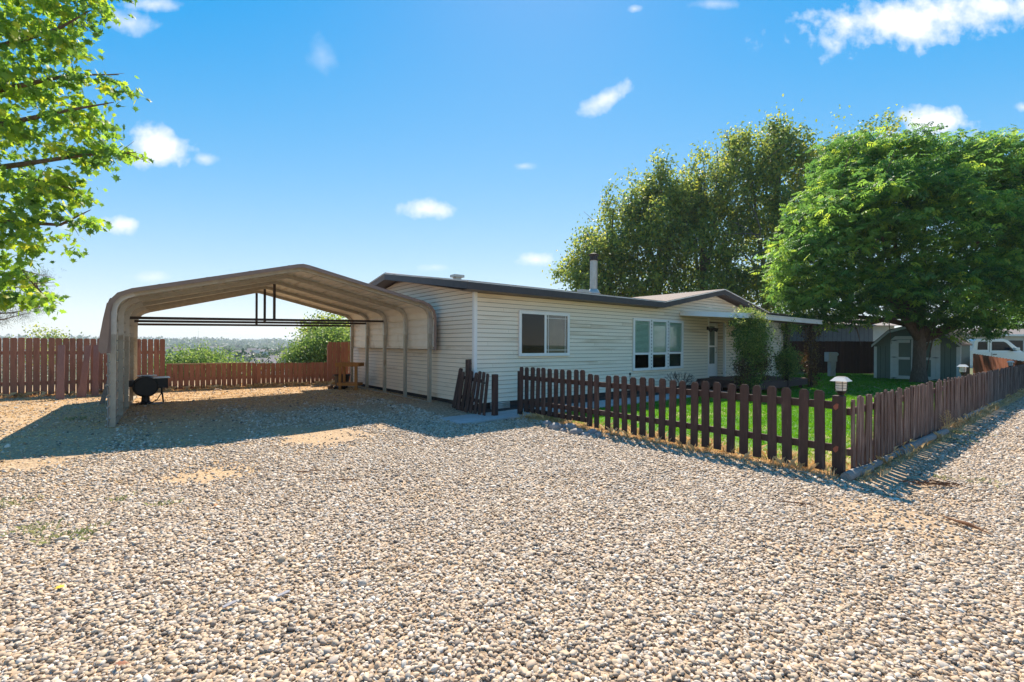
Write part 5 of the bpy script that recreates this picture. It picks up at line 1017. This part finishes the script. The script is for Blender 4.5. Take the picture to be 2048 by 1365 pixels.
    part('trunk', mb, barkm, t, smooth=True)
    # pine behind the maple
    Y = 15; b = P(-70, 700, Y); t = thing('pine_tree', 'dark pine whose branch tips show below the maple at the left edge', 'tree', (b.x, b.y, 0)); org = np.array((b.x, b.y, 0)); mb = MB(); mb.tube([(b.x, b.y, 0), (b.x, b.y, 5)], [.2, .05], 8); pts = []
    for (tx, ty) in [(95, 548), (108, 592), (80, 565), (60, 625), (20, 600), (90, 612), (30, 560), (0, 630)]:
        e = P(tx, ty, Y + random.uniform(-.4, .4)); s_ = Vector((b.x, b.y, e.z - .3)); mb.tube([s_, s_.lerp(e, .6) - Vector((0, 0, .1)), e], [.04, .02, .006], 5)
        for k in range(260):
            f = random.random() ** .6; w = s_.lerp(e, f) + Vector(RNG.normal(0, .11, 3)) - Vector((0, 0, .1 * math.sin(f * 3))); pts.append(tuple(w))
    pts = np.array(pts); n = len(pts); part('crown', scatter('crown', [(0, 0, 0), (1, .025, 0), (1, -.025, 0), (0, 0, 0), (.8, .5, .1), (.82, .45, .1), (0, 0, 0), (.8, -.5, .1), (.82, -.45, .1)], [(0, 1, 2), (3, 4, 5), (6, 7, 8)], pts - org, rotmats(n, 1.6, 0), RNG.uniform(.1, .18, n), leaf_pine, RNG.random(n)), leaf_pine, t); part('trunk', mb, barkm, t)
    # plants beyond the back fence
    def bush(px, py, Y, r, ry, rz, lab, m=leaf_bush, nc=160, size=.12, name='shrub', cat='shrub', extra=(), cl=.3):
        bz = float(gz(P(px, 700, Y).x, Y)); p = P(px, 700, Y); lb = [lobe(px, py, Y, r, ry, rz)] + [lobe(*e) for e in extra]
        tree(name, lab, (p.x, p.y, bz), tuple(P(px, py, Y)), lb, m, LEAF, nc, 20, size, .06, cat=cat, cl=cl, flat=.8, inner=.3, tilt=1.3, limbs=3)
    bush(395, 735, 21, 58, 1.2, 36, 'feathery light green shrub beyond the low fence, left side', nc=700, extra=((350, 738, 21, 38, 1, 24), (455, 748, 21, 42, 1, 24)))
    bush(520, 742, 24, 22, .8, 32, 'small green tree between the two big shrubs beyond the low fence', leaf_far, 40, .12)
    bush(632, 724, 22, 58, 1.3, 36, 'large light green shrub spreading behind the right part of the low fence', nc=1100, extra=((650, 695, 22, 40, 1.2, 38), (680, 690, 23, 30, 1.2, 40), (610, 712, 22, 28, 1, 22)))
    bush(655, 655, 27, 32, 1.2, 22, 'dark leaved tree top behind the light shrub, under the carport bars', leaf_cot, 300, .17, 'small_tree', 'tree', ((620, 665, 27, 14, .6, 22), (690, 660, 27, 22, 1, 24), (640, 690, 27, 40, 1.4, 30)))
    bush(90, 668, 30, 20, 1, 14, 'tip of a green tree showing above the tall fence at far left', leaf_cot, 60, .16, 'small_tree', 'tree', ((112, 672, 30, 12, .8, 10), (90, 700, 30, 30, 1.2, 28)))
trees()

# ------------------------------------------------------------------ the valley: houses, trees, wooded ridge
def valley():
    rng = np.random.default_rng(5)
    # single trees one can tell apart
    spots = [(585, 720, 150), (470, 712, 170), (440, 718, 130), (520, 712, 210), (545, 705, 260), (560, 700, 300), (620, 708, 190), (605, 700, 260), (640, 702, 230), (490, 702, 330), (420, 704, 300), (350, 700, 340), (380, 706, 240), (575, 694, 480), (455, 697, 420), (535, 697, 420), (500, 694, 520), (345, 692, 520), (400, 694, 560), (430, 690, 700), (590, 689, 600), (620, 690, 560), (360, 690, 800), (475, 690, 760)]
    protos = []
    for k in range(3):
        lb = [(0, 0, 3.4, 2.4, 2.4, 2.2), (1.3, .4, 2.6, 1.8, 1.8, 1.6), (-1.4, -.3, 2.8, 1.7, 1.7, 1.7), (.2 * k, .5, 4.6, 1.5, 1.5, 1.5)]
        p, tone, c = crown_pts(lb, 90, 16, .45, .8, .4, rng); n = len(p); protos.append((scatter('crown', *LEAF, p, rotmats(n, 1.4, 0), .55 * rng.uniform(.7, 1.3, n), leaf_far, tone), MB().tube([(0, 0, -1), (0, 0, 3.5)], [.3, .1], 6).mesh('trunk', barkm)))
    for i, (px, py, dd) in enumerate(spots):
        x = (px - 1024) / FOC * dd; g = float(gz(x, dd)); top = P(px, py, dd).z; sc = max(.6, min(2.6, (top - g) / 5.5))
        t = thing('valley_tree', f"{['near', 'mid distance', 'far'][0 if dd < 250 else (1 if dd < 450 else 2)]} hazy valley tree seen {['just right of the tall fence end', 'over the left of the low fence', 'over the middle of the low fence', 'over the right of the low fence'][min(3, max(0, int((px - 335) / 80)))]}", 'tree', (x, dd, g), group='scattered trees in the valley')
        cr, tk = protos[i % 3]
        for nm, me in (('crown', cr), ('trunk', tk)): o = D.objects.new(nm, me); COL.objects.link(o); o.parent = t; o.scale = (sc * 1.2, sc, sc); o.rotation_euler.z = i
    hs = [(365, 697, 330, 22), (485, 701, 260, 18), (505, 706, 220, 14), (560, 711, 180, 12), (580, 703, 240, 14), (450, 715, 150, 10), (535, 716, 140, 13), (600, 716, 150, 9), (395, 699, 400, 26), (430, 693, 600, 40), (540, 699, 340, 22), (620, 699, 380, 16), (345, 694, 480, 30), (510, 697, 450, 24)]
    for i, (px, py, dd, w) in enumerate(hs):
        x = (px - 1024) / FOC * dd; g = float(gz(x, dd)); zt = P(px, py, dd).z; hgt = 3.2 + (i % 3) * .4; g2 = max(g, zt - 6)
        t = thing('valley_house', f"{['near', 'mid distance', 'far'][0 if dd < 200 else (1 if dd < 340 else 2)]} {['cream', 'white', 'tan'][i % 3]} low gabled valley house over the {['left', 'middle', 'right'][min(2, max(0, int((px - 335) / 100)))]} of the low fence", 'house', (x, dd, g), group='houses far off in the valley'); L_ = w * .26
        part('wall', MB().box(x - L_, x + L_, dd - 2.5, dd + 4, g - 3, zt - 1.6), mat('far_wall_%d' % (i % 3), [(.75, .70, .62), (.82, .80, .77), (.62, .50, .40)][i % 3], None, .8), t)
        part('roof', MB().prism([(x - L_ - .5, dd - 3.1, zt - 1.6), (x - L_ - .5, dd, zt), (x - L_ - .5, dd + 4.6, zt - 1.6)], (2 * L_ + 1, 0, 0)), farroof, t)
    # hedges and small trees between the houses, one mass
    n = 2600; a = rng.uniform(-.9, -.2, n); dd = 110 + 520 * rng.random(n) ** 1.3; x = np.tan(a) * dd; s, v = loc(x, dd); k = (v > 60) & (np.sin(x * .05) * np.sin(dd * .035 + x * .02) > -.35); x, dd = x[k], dd[k]; z = gz(x, dd)
    c = np.c_[x, dd, z + rng.uniform(.6, 3.0, len(x))]; j = np.repeat(np.arange(len(c)), 14); sc_ = (.8 + dd[j] / 350); p = c[j] + rng.normal(size=(len(j), 3)) * np.array([1.5, 1.5, .9]) * sc_[:, None]
    me = scatter('valley_hedges', *LEAF, p, rotmats(len(p), 1.4, 0), rng.uniform(.7, 1.5, len(p)) * sc_, leaf_far, rng.random(len(p))); solo('valley_hedges', me, None, 'dark green hedges and bushes spread between the valley houses', kind='stuff')
    # woods on the ridge, one mass of leaf clumps
    n = 5200; a = rng.uniform(-1.2, .1, n); dd = rng.uniform(620, 1900, n); x = np.tan(a) * dd; s, v = loc(x, dd); k = v > 120; x, dd = x[k], dd[k]; z = gz(x, dd)
    c = np.c_[x, dd, z + rng.uniform(2, 7, len(x))]; j = np.repeat(np.arange(len(c)), 9); p = c[j] + rng.normal(size=(len(j), 3)) * [6, 6, 2.2]
    me = scatter('distant_wood', *LEAF, p, rotmats(len(p), 1.4, 0), rng.uniform(4, 9, len(p)), leaf_far, rng.random(len(p))); solo('distant_wood', me, None, 'dark wooded ridge along the horizon across the valley', kind='stuff')
valley()
HAZE = True
if HAZE:
    mb = MB().box(-3200, 3200, -60, 2600, -26, 32); m = D.materials.new('haze'); m.use_nodes = True; nt = m.node_tree; nt.nodes.clear(); o_ = nt.nodes.new('ShaderNodeOutputMaterial'); pv = nt.nodes.new('ShaderNodeVolumePrincipled')
    pv.inputs['Color'].default_value = (.80, .88, 1, 1); pv.inputs['Density'].default_value = .0003; pv.inputs['Anisotropy'].default_value = .2; nt.links.new(pv.outputs[0], o_.inputs['Volume'])
    solo('haze', mb, m, 'thin pale summer haze over the valley', kind='stuff')
